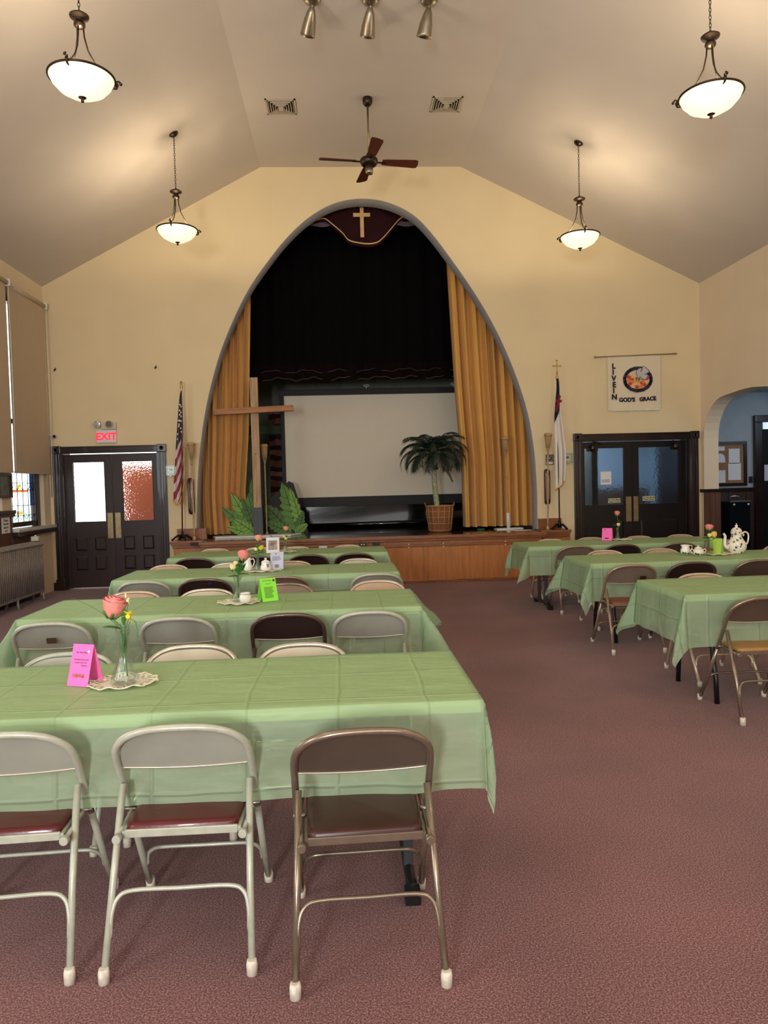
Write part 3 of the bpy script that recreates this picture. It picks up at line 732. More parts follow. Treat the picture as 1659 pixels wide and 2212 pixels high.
# potted palm
pp = thing('potted_palm', (1.56, 11.93, ZS), 'artificial palm tree in a wicker basket in front of the screen', 'palm tree')
M_wicker = S('brown_wicker', 128, 82, 50, rough=0.7, vary=0.3, vscale=40, bump=0.6, bscale=90)
M_cane = S('pale_cane', 186, 134, 80, rough=0.6, vary=0.15, vscale=30)
bk = MB()
bk.lathe([(0.17, 0), (0.18, 0.02), (0.195, 0.2), (0.222, 0.42), (0.210, 0.42), (0.185, 0.2), (0.16, 0.03)], n=40, wob=lambda a, h: 1 + 0.012 * math.sin(20 * a + h * 160))
bko = bk.build('basket', M_wicker, pp)
cn = MB()
for zz, r in ((0.03, 0.182), (0.14, 0.193), (0.24, 0.205), (0.33, 0.214), (0.42, 0.224)):
    cn.tube([(r * math.cos(a), r * math.sin(a), zz) for a in [i * PI / 16 for i in range(32)]], 0.006 if zz < 0.4 else 0.011, 6, closed=True)
for i in range(14):
    a = i * 2 * PI / 14
    cn.tube([((0.182 + (0.224-0.182) * t) * math.cos(a), (0.182 + 0.042 * t) * math.sin(a), 0.03 + 0.39 * t) for t in (0, 0.5, 1)], 0.006, 6)
cn.build('cane_bands', M_cane, bko)
for s in (-1, 1):
    MB().tube([(s * (0.225 + 0.012 * math.sin(a)), 0.05 * math.cos(a), 0.42 + 0.05 * math.sin(a)) for a in [i * PI / 8 for i in range(9)]], 0.010, 8).build('basket_handle', M_wicker, bko)
MB().lathe([(0.001, 0.43), (0.12, 0.42), (0.2, 0.40)], n=24, wob=lambda a, h: 1 + 0.05 * math.sin(7 * a)).build('soil_cover', S('dry_moss', 74, 62, 48, rough=1, vary=0.4, vscale=50), pp)
tk = MB(); pts = [(-0.04 - 0.02 * t - 0.02 * math.sin(t * 2), 0, 0.40 + 0.62 * t) for t in [i / 30 for i in range(31)]]
tk.tube(pts, [0.044 - 0.006 * (i / 30) + 0.004 * (i % 2) for i in range(31)], 12)
tk.build('trunk', S('pale_ringed_palm_trunk', 152, 156, 124, rough=0.8, vary=0.35, vscale=45), pp)
tk2 = MB(); tk2.tube([(-0.065, 0, 1.0), (-0.075, 0, 1.12), (-0.08, 0, 1.26)], [0.050, 0.055, 0.042], 12)
for i in range(14):
    a = i * 2.4; z = 1.02 + i * 0.016
    tk2.tube([(-0.07 + 0.05 * math.cos(a), 0.05 * math.sin(a), z), (-0.07 + 0.085 * math.cos(a), 0.085 * math.sin(a), z + 0.05)], [0.010, 0.002], 5)
tk2.build('trunk_crown', S('brown_palm_fibre', 82, 54, 40, rough=0.9, vary=0.3, vscale=50, bump=0.5, bscale=60), pp)
M_frond = S('dark_palm_green', 30, 48, 34, rough=0.5, vary=0.35, vscale=12)
M_deadfrond = S('dry_brown_frond', 110, 78, 58, rough=0.8, vary=0.2)
random.seed(21)
def frond(L_, az, el, droop, mm, dens=34, leaf=0.15):
    leaf *= 1.15
    mb = MB(); base = Vector((-0.08, 0, 1.25)); pts = []; p = base.copy(); e = el
    n = 16
    for i in range(n + 1):
        pts.append(p.copy()); e -= droop / n * (0.6 + i / n)
        d = Vector((math.cos(az) * math.cos(e), math.sin(az) * math.cos(e), math.sin(e))); p = p + d * L_ / n
    mb.tube(pts, [0.006 * (1 - 0.8 * i / n) for i in range(n + 1)], 5)
    side = Vector((-math.sin(az), math.cos(az), 0))
    for k in range(dens):
        t = 0.18 + 0.82 * k / dens; i = min(int(t * n), n - 1); fr_ = t * n - i
        q = pts[i].lerp(pts[i+1], fr_); tan = (pts[i+1] - pts[i]).normalized()
        ll = leaf * (0.45 + 0.75 * math.sin(PI * min(1, t * 0.95))) * random.uniform(0.85, 1.1)
        for s in (1, -1):
            d = (side * s * 0.72 + tan * 0.75 + Vector((0, 0, -0.18 - 0.25 * random.random()))).normalized()
            w = tan * 0.0048
            mid = q + d * ll * 0.5 + Vector((0, 0, 0.006)); tip = q + d * ll + Vector((0, 0, -0.02))
            a = mb.v(q - w); b = mb.v(q + w); c = mb.v(mid + w * 1.3); dd = mb.v(mid - w * 1.3); t_ = mb.v(tip)
            mb.face([a, b, c, dd]); mb.face([dd, c, t_])
    return mb.build('frond', mm, pp, recalc=False)
for i in range(10): frond(0.64 + 0.06 * random.random(), i * 2 * PI / 10 + 0.2, 0.95 + 0.15 * random.random(), 2.0, M_frond, 40, 0.13)
for i in range(12): frond(0.68 + 0.08 * random.random(), i * 2 * PI / 12 + 0.5, 0.66 + 0.15 * random.random(), 2.3, M_frond, 42, 0.13)
for i in range(9): frond(0.60 + 0.08 * random.random(), i * 2 * PI / 9, 1.15 + 0.30 * random.random(), 1.65, M_frond, 38, 0.12)
for i in range(9): frond(0.60, i * 2 * PI / 9 + 0.3, 0.30, 1.8, M_frond, 38, 0.13)
for az, e in ((0.2, -0.5), (-0.6, -0.75)):
    MB().tube([(-0.06 + 0.30 * t * math.cos(az), 0.30 * t * math.sin(az) - 0.02, 1.22 - 0.30 * t * (0.4 + t)) for t in [i / 6 for i in range(7)]], [0.018, 0.02, 0.02, 0.018, 0.016, 0.014, 0.006], 7).build('dry_frond_stub', M_deadfrond, pp)

# bamboo torches
M_bamboo = S('bamboo_cane', 186, 152, 108, rough=0.55, vary=0.15, vscale=20)
M_weave = S('woven_bamboo', 168, 138, 100, rough=0.8, vary=0.35, vscale=90, bump=0.6, bscale=120)
def torch(loc, h, label, base=None, lean=(0, 0)):
    root = thing('bamboo_torch', loc, label, 'torch', 'bamboo garden torches around the stage')
    root.rotation_euler = (lean[1], lean[0], 0)
    zb = 0.05 if base is None else 0.02
    pole = MB(); n = 12
    pole.tube([(0, 0, zb + (h - 0.27 - zb) * i / n) for i in range(n + 1)], [0.0125] * (n + 1), 8)
    for i in range(1, 7): pole.tube([(0, 0, (h - 0.3) * i / 7 - 0.004), (0, 0, (h - 0.3) * i / 7 + 0.004)], 0.0145, 8)
    pole.build('pole', M_bamboo, root)
    cg = MB()
    for k in range(8):
        a = k * PI / 4
        cg.tube([(0.010 * math.cos(a), 0.010 * math.sin(a), h - 0.34), (0.012 * math.cos(a), 0.012 * math.sin(a), h - 0.29), (0.035 * math.cos(a), 0.035 * math.sin(a), h - 0.20), (0.052 * math.cos(a), 0.052 * math.sin(a), h - 0.03)], 0.0045, 5)
    cg.build('splayed_canes', M_bamboo, root)
    MB().lathe([(0.030, h - 0.22), (0.055, h - 0.03), (0.050, h - 0.03), (0.026, h - 0.21)], n=20).build('woven_basket', M_weave, root)
    MB().lathe([(0.052, h - 0.035), (0.064, h - 0.03), (0.060, h), (0.035, h + 0.012), (0.001, h + 0.012)], n=20).build('rim_cap', M_bamboo, root)
    if base == 'stand':
        MB().lathe([(0.03, 0.02), (0.03, 0.26), (0.022, 0.27), (0.014, 0.27)], n=20).build('white_sleeve', M_white, root)
        MB().box(-0.22, 0.22, -0.12, 0.12, 0.0, 0.02, bev=0.006).build('base_plate', M_white, root)
    else:
        MB().lathe([(0.03, 0.0), (0.028, 0.03), (0.013, 0.06)], n=14).build('foot_cap', M_bamboo, root)
    return root
torch((2.71, 12.05, ZS), 1.51, 'bamboo torch in a white base in front of the gold curtain', 'stand', (-0.02, 0))
torch((-1.28, 12.42, ZS), 1.50, 'bamboo torch mostly hidden behind the wooden cross')
torch((-2.29, 11.48, 0.735), 1.48, 'bamboo torch standing beside the striped flag')
torch((3.20, 11.46, 0.735), 1.50, 'bamboo torch standing beside the white and blue flag', None, (0.02, 0))
# green tray & paper scraps on the stage floor
tag(MB().lathe([(0.001, 0), (0.06, 0), (0.07, 0.02), (0.001, 0.02)], n=20).build('green_dish', S('emerald_plastic', 10, 110, 70, rough=0.4), None, (2.25, 12.05, ZS)), 'small emerald green dish on the stage beside the torch base', 'dish')
tag(MB().box(-0.14, 0.14, -0.03, 0.03, 0, 0.004).build('paper_strip', M_paper, None, (2.86, 11.7, ZS)), 'white paper strip on the stage boards in front of the torch base', 'paper')

# ================================================================== flags
def flag_stand(root, z=0.0):
    b = MB()
    for k in range(4):
        a = k * PI / 2 + 0.5
        b.tube([(0, 0, 0.07), (0.07 * math.cos(a), 0.07 * math.sin(a), 0.075), (0.12 * math.cos(a), 0.12 * math.sin(a), 0.04), (0.15 * math.cos(a), 0.15 * math.sin(a), 0.012), (0.17 * math.cos(a), 0.17 * math.sin(a), 0.012)], [0.02, 0.016, 0.014, 0.016, 0.01], 8)
    b.lathe([(0.035, 0.03), (0.028, 0.08), (0.018, 0.12), (0.018, 0.14)], n=16)
    b.build('stand_base', S('black_cast_iron', 26, 28, 30, rough=0.4, metal=0.6), root)
f1 = thing('flag_on_stand', (-2.46, 11.42, 0.735), 'red white and blue striped flag with white stars hanging on a stand', 'flag', 'flags beside the stage arch')
f1.rotation_euler = (0, 0.028, 0)
flag_stand(f1)
MB().tube([(0, 0, 0.05), (0, 0, 1.2), (0, 0, 2.27)], 0.011, 8).build('pole', S('reddish_flag_pole', 112, 54, 34, rough=0.3), f1)
MB().lathe([(0.012, 2.25), (0.018, 2.27), (0.012, 2.30), (0.022, 2.33), (0.012, 2.36), (0.02, 2.40), (0.001, 2.42)], n=14).build('finial', M_brass, f1)
def usflag(u, v):
    """u across gathered folds 0..1, v down 0..1"""
    w = 0.022 + 0.155 * min(1, v * 1.15) ** 0.75
    x = -w * 0.62 + (u * w) - 0.02 * v
    y = -0.02 + 0.035 * math.sin(u * 9.5 + 0.8) * min(1, 0.2 + v * 1.3)
    zt = 2.24; L_ = 1.60 + 0.10 * (1 - abs(u * 2 - 0.7)) - 0.22 * max(0, u - 0.55) / 0.45
    return (x, y, zt - L_ * v)
def flag_mat(kind):
    m = bpy.data.materials.new(kind); m.use_nodes = True
    nt = m.node_tree; N = nt.nodes; L = nt.links; b = N['Principled BSDF']; b.inputs['Roughness'].default_value = 0.7; b.inputs['Sheen Weight'].default_value = 0.3
    tc = N.new('ShaderNodeTexCoord'); sx = N.new('ShaderNodeSeparateXYZ'); L.new(tc.outputs['UV'], sx.inputs[0])
    def math_(op, a, bb=None):
        n = N.new('ShaderNodeMath'); n.operation = op
        for i, q in enumerate((a, bb)):
            if q is None: continue
            if isinstance(q, (int, float)): n.inputs[i].default_value = q
            else: L.new(q, n.inputs[i])
        return n.outputs[0]
    def mix(f, a, bb):
        n = N.new('ShaderNodeMix'); n.data_type = 'RGBA'; L.new(f, n.inputs[0])
        for i, q in ((6, a), (7, bb)):
            if isinstance(q, tuple): n.inputs[i].default_value = (*q, 1)
            else: L.new(q, n.inputs[i])
        return n.outputs[2]
    U, V = sx.outputs['X'], sx.outputs['Y']
    if kind == 'striped_flag_cloth':
        d = math_('ADD', math_('MULTIPLY', V, 9.0), math_('MULTIPLY', U, 2.0))       # slanted stripes
        s = math_('GREATER_THAN', math_('FRACT', math_('MULTIPLY', d, 0.72)), 0.5)
        stripes = mix(s, srgb(150, 26, 40), srgb(214, 204, 206))
        blue = math_('LESS_THAN', math_('ADD', V, math_('MULTIPLY', U, 0.14)), 0.52)
        L.new(mix(blue, stripes, srgb(20, 22, 52)), b.inputs['Base Color'])
    return m
MB().sheet(usflag, 40, 60, uvfn=lambda u, v: (u, v)).build('cloth', flag_mat('striped_flag_cloth'), f1, recalc=False)
fg = MB(); fg.tube([Vector(usflag(i / 24, 1.0)) + Vector((0, -0.004, 0)) for i in range(25)], 0.012, 6)
fg.tube([Vector(usflag(1.0, 0.62 + 0.38 * i / 12)) + Vector((0, -0.004, 0)) for i in range(13)], 0.008, 6)
fg.build('gold_fringe', S('gold_fringe', 206, 160, 84, rough=0.7, vary=0.2, vscale=80), f1)
def star(mb, cx, y, cz, r, rot=0.0):
    pts = []
    for k in range(10):
        a = PI / 2 + k * PI / 5 + rot; q = r if k % 2 == 0 else r * 0.42
        pts.append((cx + q * math.cos(a) * 0.8, cz + q * math.sin(a)))
    mb.prism(pts, y, y + 0.003)
random.seed(5)
for k, (u, v) in enumerate(((0.45, 0.11), (0.62, 0.13), (0.40, 0.16), (0.62, 0.185), (0.46, 0.20), (0.64, 0.225), (0.30, 0.25), (0.5, 0.255), (0.66, 0.27), (0.34, 0.30), (0.60, 0.33), (0.42, 0.285), (0.68, 0.375), (0.18, 0.375), (0.22, 0.42))):
    p = usflag(u, v); mb = MB(); star(mb, p[0], p[1] - 0.012, p[2], 0.021, random.uniform(-0.4, 0.4))
    mb.build('star', S('white_star_cloth', 226, 224, 226, rough=0.8), f1)

f2 = thing('flag_on_stand', (3.37, 11.40, 0.735), 'white flag with a blue corner and red cross hanging on a stand', 'flag', 'flags beside the stage arch')
flag_stand(f2)
MB().tube([(0, 0, 0.05), (0, 0, 1.2), (0, 0, 2.34)], 0.011, 8).build('pole', S('dark_flag_pole', 70, 52, 60, rough=0.3), f2)
fc = MB().lathe([(0.012, 2.32), (0.022, 2.36), (0.010, 2.40), (0.014, 2.44), (0.006, 2.46)], n=14)
fc.box(-0.007, 0.007, -0.007, 0.007, 2.44, 2.62, bev=0.002).box(-0.05, 0.05, -0.007, 0.007, 2.535, 2.55, bev=0.002)
for q in ((0, 2.625), (-0.055, 2.542), (0.055, 2.542)): fc.sphere((q[0], 0, q[1]), 0.014, 8)
fc.build('cross_finial', M_brass, f2)
def chflag(u, v):
    w = 0.02 + 0.20 * min(1, v * 1.1) ** 0.8 * (1.0 - 0.35 * max(0, v - 0.7) / 0.3)
    x = -0.055 * min(1, v * 3) + u * w
    y = -0.02 + 0.035 * math.sin(u * 8 + 0.5) * min(1, 0.2 + v)
    return (x, y, 2.34 - v * (1.66 + 0.14 * (0.5 - u)))
blue_v = 0.42
MB().sheet(lambda u, v: (chflag(u * (1 - 0.28 * v), v * (0.40 - 0.10 * u))), 30, 20).build('blue_canton', M_bluedark, f2, recalc=False)
MB().sheet(lambda u, v: (lambda p: (p[0], p[1] + 0.006, p[2]))(chflag(u, 0.02 + v * 0.98)), 30, 50).build('cloth', S('white_flag_satin', 222, 216, 206, rough=0.5, vary=0.02), f2, recalc=False)
rc = MB(); p = chflag(0.45, 0.23)
rc.M = Matrix.Translation((p[0] - 0.005, p[1] - 0.016, p[2])) @ Matrix.Rotation(0.25, 4, 'Y')
rc.prism([(-0.018, -0.13), (0.018, -0.13), (0.022, 0.02), (0.05, 0.03), (0.05, 0.07), (0.018, 0.06), (0.015, 0.13), (-0.015, 0.13), (-0.02, 0.06), (-0.045, 0.05), (-0.045, 0.0), (-0.02, 0.01)], 0, 0.004)
rc.build('red_cross', S('crimson_cloth', 120, 20, 40, rough=0.8), f2)
fg = MB(); fg.tube([Vector(chflag(i / 20, 1.0)) + Vector((0, -0.004, 0)) for i in range(21)], 0.012, 6)
fg.build('gold_fringe', S('gold_fringe', 206, 160, 84), f2)
# narrow maroon bolsters hanging on the wall behind the torches
for (x, lab) in ((-2.355, 'narrow dark maroon case hanging on the wall behind the torch by the striped flag'), (3.262, 'narrow dark maroon case hanging on the wall behind the torch by the white flag')):
    t = thing('wall_case', (x, YF, 1.12), lab, 'wall case', 'maroon cases on the wall beside the arch')
    MB().lathe([(0.001, 0), (0.03, 0.005), (0.048, 0.03), (0.05, 0.06), (0.05, 0.50), (0.048, 0.54), (0.03, 0.565), (0.001, 0.57)], (0, -0.03, 0), n=16, sy=0.6).build('body', S('dark_maroon_leather', 70, 26, 24, rough=0.35, coat=0.3), t)
    MB().tube([(-0.02, -0.062, 0.09), (-0.02, -0.062, 0.47)], 0.007, 6).tube([(0.02, -0.062, 0.09), (0.02, -0.062, 0.47)], 0.007, 6).build('side_rods', M_bamboo, t)

# ================================================================== things on the front wall
ex = thing('exit_sign', (-3.607, YF, 2.26), 'white exit sign with red lettering and two emergency lamp heads above the double doors', 'exit sign')
MB().box(-0.150, 0.150, -0.05, 0, 0, 0.20, bev=0.006).build('housing', M_white, ex)
text_mesh('EXIT', 0.155, mat('lit_red_letters', (0.9, 0.03, 0.06), rough=0.5, emit=(1.0, 0.02, 0.06), estr=1.1), 'lettering', ex, (0, -0.052, 0.045), 0.004, bold=0.005)
MB().box(-0.07, 0.15, -0.06, 0, 0.205, 0.315, bev=0.008).build('battery_box', S('ivory_plastic', 206, 196, 172, rough=0.5), ex)
for xx in (-0.125, 0.062):
    h = MB(); h.M = Matrix.Translation((xx, -0.075, 0.28)) @ Matrix.Rotation(0.25 if xx < 0 else -0.15, 4, 'Z')
    h.lathe([(0.001, 0.035), (0.03, 0.035), (0.052, 0.0), (0.056, -0.03), (0.052, -0.035), (0.046, -0.028)], n=20, axis='y')
    ho = h.build('lamp_head', S('grey_plastic', 170, 164, 150, rough=0.4), ex)
    g = MB(); g.M = Matrix.Translation((xx, -0.075, 0.28)) @ Matrix.Rotation(0.25 if xx < 0 else -0.15, 4, 'Z')
    g.lathe([(0.047, -0.028), (0.03, -0.016), (0.012, -0.006), (0.001, -0.004)], n=20, axis='y')
    g.build('reflector', mat('chrome_reflector', (0.8, 0.8, 0.8), rough=0.15, metal=1), ho)
def hook(x, z, lab):
    t = thing('wall_hook', (x, YF, z), lab, 'hook', 'small metal hooks on the cream wall')
    MB().lathe([(0.014, 0), (0.014, -0.006), (0.001, -0.01)], n=12, axis='y').build('base', M_bronze, t)
    MB().tube([(0, -0.005, 0), (0.0, -0.04, 0.0), (-0.005, -0.05, -0.02), (0.0, -0.045, -0.035)], 0.006, 6).tube([(0, -0.005, 0.005), (0.015, -0.04, 0.022)], 0.005, 6).build('prong', M_bronze, t)
hook(-4.35, 3.40, 'small metal wall hook high beside the roller shade corner')
hook(-2.83, 3.41, 'small metal wall hook high beside the stage arch')
sc_ = thing('security_camera', (-4.47, YF, 2.37), 'small white security camera in the corner above the dark double doors', 'camera')
MB().box(-0.02, 0.02, -0.04, 0.0, -0.05, 0.05, bev=0.006).build('mount', M_white, sc_)
c_ = MB(); c_.M = Matrix.Translation((0.07, -0.08, 0.0)) @ Matrix.Rotation(0.7, 4, 'Z'); c_.lathe([(0.001, 0.05), (0.024, 0.05), (0.03, 0.02), (0.03, -0.05), (0.026, -0.055)], n=18, axis='y')
b_ = c_.build('camera_body', M_white, sc_)
c_ = MB(); c_.M = Matrix.Translation((0.07, -0.08, 0.0)) @ Matrix.Rotation(0.7, 4, 'Z'); c_.lathe([(0.025, -0.056), (0.012, -0.060), (0.001, -0.061)], n=18, axis='y').build('lens', M_blackmetal, b_)
MB().tube([(0.0, -0.02, 0.0), (0.05, -0.06, 0.0)], 0.008, 6).build('arm', M_white, sc_)
def thermostat(x, z, lab):
    t = thing('thermostat', (x, YF, z), lab, 'thermostat', 'thermostats in clear covers beside the arch')
    MB().box(-0.045, 0.045, -0.025, 0, -0.05, 0.05, bev=0.006).build('body', M_white, t)
    B(-0.022, 0.022, -0.028, -0.024, 0.0, 0.03).build('display', S('lcd_grey', 70, 76, 66, rough=0.3), t)
    MB().box(-0.075, 0.075, -0.05, -0.045, -0.08, 0.08, bev=0.003).box(-0.075, -0.07, -0.05, 0, -0.08, 0.08).box(0.07, 0.075, -0.05, 0, -0.08, 0.08).box(-0.075, 0.075, -0.05, 0, 0.075, 0.08).box(-0.075, 0.075, -0.05, 0, -0.08, -0.075).build('clear_cover', M_glass, t)
    MB().box(-0.01, 0.01, -0.056, -0.05, -0.095, -0.075).build('lock', M_pewter, t)
thermostat(-2.65, 1.81, 'white thermostat in a clear cover beside the striped flag')
thermostat(3.60, 1.85, 'white thermostat in a clear cover between white flag and dark doors')
sw = thing('dimmer_plate', (3.315, YF, 1.835), 'grey metal dimmer plate with knob behind the torch', 'switch')
MB().box(-0.07, 0.07, -0.008, 0, -0.085, 0.085, bev=0.003).build('plate', S('grey_switch_plate', 130, 124, 112, rough=0.4, metal=0.5), sw)
MB().lathe([(0.024, 0), (0.022, -0.02), (0.001, -0.022)], (0, -0.008, 0.02), n=18, axis='y').build('knob', M_pewter, sw)
B(-0.05, 0.05, -0.012, -0.008, -0.07, -0.035).build('label_strip', M_paper, sw)
# banner
ba = thing('hanging_banner', (4.70, YF - 0.03, 2.58), 'white cloth banner with a dove and coloured mosaic hanging from a rod', 'banner')
def bfn(u, v): return (-0.43 + 0.862 * u, 0.006 * math.sin(u * 14) * (0.3 + v) - 0.004, 0.88 - 0.875 * v + 0.004 * math.sin(u * 40) * v)
MB().sheet(bfn, 60, 20).build('cloth', S('white_banner_cloth', 228, 216, 190, rough=0.9, vary=0.02), ba, recalc=False)
MB().tube([(-0.64, -0.01, 0.865), (0.69, -0.01, 0.90)], 0.010, 8).build('rod', S('wooden_dowel', 150, 130, 104, rough=0.6), ba)
for xx in (-0.635, 0.685): MB().sphere((xx, -0.01, 0.866 if xx < 0 else 0.90), 0.018, 10).build('rod_knob', M_brass, ba)
M_bink = S('banner_ink', 26, 14, 40, rough=0.8)
for ch, dx, dz in (('L', -0.335, 0.700), ('I', -0.345, 0.605), ('V', -0.335, 0.505), ('E', -0.330, 0.405), ('I', -0.340, 0.310), ('N', -0.330, 0.210)):
    text_mesh(ch, 0.115, M_bink, 'lettering', ba, (dx, -0.016, dz - 0.02), 0.002, bold=0.0045)
text_mesh("GOD'S", 0.088, M_bink, 'lettering', ba, (-0.125, -0.016, 0.150), 0.002, bold=0.0045, rot=0.0)
text_mesh('GRACE', 0.085, M_bink, 'lettering', ba, (0.215, -0.016, 0.160), 0.002, bold=0.0045, rot=0.05)
random.seed(11)
mc = [S('mosaic_%s' % n, *c, rough=0.8) for n, c in (('navy', (26, 30, 48)), ('purple', (60, 40, 80)), ('teal', (24, 52, 60)), ('black', (20, 20, 26)), ('red', (206, 70, 44)), ('orange', (232, 134, 62)), ('yellow', (240, 196, 80)), ('peach', (238, 186, 140)))]
cxm, czm = 0.055, 0.50
for ring, (rx, rz, cnt, idx, pw, ph) in enumerate(((0.215, 0.178, 20, (0, 1, 2, 3), 0.068, 0.052), (0.155, 0.125, 14, (4, 7, 4, 5), 0.050, 0.060), (0.092, 0.074, 11, (7, 4, 5, 6), 0.036, 0.050), (0.036, 0.026, 7, (6, 6, 5), 0.034, 0.034))):
    for k in range(cnt):
        a = 2 * PI * k / cnt + 0.13 * ring
        if ring in (1, 2) and 0.15 < a < 2.0: continue
        mb = MB(); mb.M = Matrix.Translation((cxm + rx * math.cos(a), -0.016 - 0.001 * (3 - ring), czm + rz * math.sin(a))) @ Matrix.Rotation(-a + random.uniform(-0.15, 0.15), 4, 'Y')
        mb.box(-ph/2, ph/2, -0.001, 0.001, -pw/2, pw/2)
        mb.build('mosaic_tile', mc[idx[k % len(idx)]], ba)
dv = [(-0.075, -0.02), (-0.10, 0.03), (-0.075, 0.085), (-0.02, 0.105), (0.0, 0.10), (0.01, 0.13), (0.055, 0.115), (0.10, 0.07), (0.115, 0.035), (0.085, 0.015), (0.09, -0.03), (0.06, -0.075), (0.01, -0.075), (-0.035, -0.04), (-0.06, -0.06), (-0.085, -0.05)]
dvs = smooth_line(dv + [dv[0]], 4)[:-1]
mb = MB(); mb.M = Matrix.Translation((0.125, 0, 0.575)); mb.prism(dvs, -0.022, -0.020); mb.build('dove', S('dove_grey_white', 196, 192, 196, rough=0.8), ba)
mb = MB(); mb.M = Matrix.Translation((0.125, -0.022, 0.575)); mb.tube([(p[0], 0, p[1]) for p in dvs], 0.004, 5, closed=True)
mb.tube([(0.0, 0, 0.10), (-0.01, 0, 0.06), (-0.03, 0, 0.05)], 0.006, 5); mb.tube([(0.10, 0, 0.03), (0.06, 0, 0.0), (0.04, 0, 0.01)], 0.006, 5)
mb.build('dove_outline', M_bink, ba)
# door closers, labels and notice on the dark doors
for x, s, lab in ((4.02, 1, 'bronze door closer over the pane with the paper notice'), (5.38, -1, 'bronze door closer over the pane without the notice')):
    t = thing('door_closer', (x, YF + 0.05, 2.01), lab, 'door closer', 'bronze door closers on the dark double doors')
    MB().lathe([(0.04, -0.05), (0.045, -0.02), (0.045, 0.03), (0.03, 0.05), (0.001, 0.055)], (0, -0.05, 0), n=18).build('cylinder', M_bronze, t)
    MB().box(-0.09, 0.09, -0.04, 0, -0.06, -0.01, bev=0.006).build('bracket', M_bronze, t)
    MB().tube([(0, -0.06, 0.05), (s * 0.14, -0.09, 0.055), (s * 0.02, -0.02, 0.09)], 0.008, 6).build('arm', M_bronze, t)
for (x, z, lab) in ((4.38, 1.15, 'cream label reading Do Not Block These Doors under the paper notice'), (4.948, 1.172, 'cream label reading Do Not Block These Doors on the pane without the notice')):
    t = thing('door_label', (x, YF + 0.055, z), lab, 'label', 'cream labels on the dark door panes')
    B(-0.10, 0.10, -0.004, 0, -0.037, 0.037).build('card', S('cream_label', 214, 208, 160, rough=0.6), t)
    text_mesh('Do Not Block', 0.034, M_ink, 'lettering', t, (0, -0.006, 0.004), 0.001, bold=0.001)
    text_mesh('These Doors', 0.034, M_ink, 'lettering', t, (0, -0.006, -0.028), 0.001, bold=0.001)
def lines(mb, x0, x1, z0, z1, n, th, y, seed=1, ragged=0.3):
    random.seed(seed)
    for k in range(n):
        z = z1 - (z1 - z0) * (k + 0.5) / n; x = x0; xe = x1 - random.uniform(0, ragged) * (x1 - x0)
        while x < xe:
            w = random.uniform(0.06, 0.16) * (x1 - x0); mb.box(x, min(x + w, xe), y, y + 0.0005, z - th/2, z + th/2); x += w + 0.03 * (x1 - x0)
    return mb
t = thing('paper_notice', (4.248, YF + 0.055, 1.415), 'white paper notice taped on the frosted pane of the dark doors', 'notice')
B(-0.088, 0.088, -0.003, 0, 0, 0.21).build('sheet', M_paper, t)
lines(MB(), -0.07, 0.07, 0.03, 0.085, 2, 0.010, -0.004, 4).build('printed_lines', M_ink, t)

# ================================================================== left wall things
def shade(name, lab, y0, y1, z0, z1, x, mm):
    t = thing(name, (x, (y0+y1)/2, z0), lab, 'roller shade', 'roller shades on the window wall'); h = (y1-y0)/2; H_ = z1 - z0
    B(-0.003, 0.003, -h, h, 0.02, H_).build('fabric', mm, t)
    B(-0.008, 0.008, -h, h, 0, 0.03, bev=0.003).build('hem_bar', mm, t)
    MB().tube([(0, -h - 0.03, H_), (0, h + 0.03, H_)], 0.035, 14).build('roller', mm, t)
    B(-0.06, 0.05, h + 0.03, h + 0.05, H_ - 0.05, H_ + 0.05, bev=0.006).build('bracket', M_white, t)
    MB().tube([(0.03, h + 0.02, H_), (0.035, h + 0.02, H_ / 2), (0.03, h + 0.02, 0.02)], 0.006, 5).build('pull_cord', M_white, t)
    return t
shade('roller_shade', 'beige roller shade pulled down above the stained glass, in the corner', 10.32, 11.52, 1.79, 4.33, XL + 0.07, S('beige_shade_fabric', 196, 180, 158, rough=0.85, vary=0.02))
shade('roller_shade', 'beige roller shade at the picture\'s edge, with daylight glowing along it', 8.9, 10.20, 1.79, 4.33, XL + 0.10, S('beige_shade_fabric', 196, 180, 158))
tag(MB().tube([(XL + 0.03, 11.63, 1.45), (XL + 0.03, 11.63, 4.4)], 0.013, 8).build('conduit_pipe', M_white), 'white conduit pipe running up the corner beside the roller shade', 'pipe')
ra = thing('radiator', (-4.32, 9.6, 0), 'long silver grey cast iron column radiator under the window', 'radiator')
M_rad = S('grey_radiator_paint', 140, 132, 128, rough=0.42, metal=0.25, vary=0.12, vscale=20)
yy = -1.1; k = 0
random.seed(2)
while yy < 1.06:
    s_ = MB()
    for xo in (-0.07, 0.0, 0.07):
        s_.tube([(xo, yy, 0.14), (xo, yy, 0.79)], 0.019, 8)
    s_.tube([(-0.085, yy, 0.78), (-0.06, yy, 0.81), (0, yy, 0.825), (0.06, yy, 0.81), (0.085, yy, 0.78)], 0.021, 8)
    s_.tube([(-0.085, yy, 0.15), (0, yy, 0.12), (0.085, yy, 0.15)], 0.021, 8)
    if k in (0, 12, 24, 39):
        for xo in (-0.07, 0.07): s_.tube([(xo, yy, 0.14), (xo, yy, 0.06), (xo * 1.15, yy, 0.0)], [0.018, 0.016, 0.024], 8)
    s_.build('radiator_section', M_rad, ra); yy += 0.055; k += 1
MB().tube([(0, -1.1, 0.2), (0, 1.05, 0.2)], 0.026, 8).build('lower_pipe', M_rad, ra)
tv = thing('radiator_valve', (-4.30, 10.58, 0.84), 'small white valve box standing on the end of the radiator', 'valve')
MB().box(-0.05, 0.05, -0.035, 0.035, 0.008, 0.07, bev=0.006).build('body', S('cream_plastic', 210, 206, 190, rough=0.5), tv)
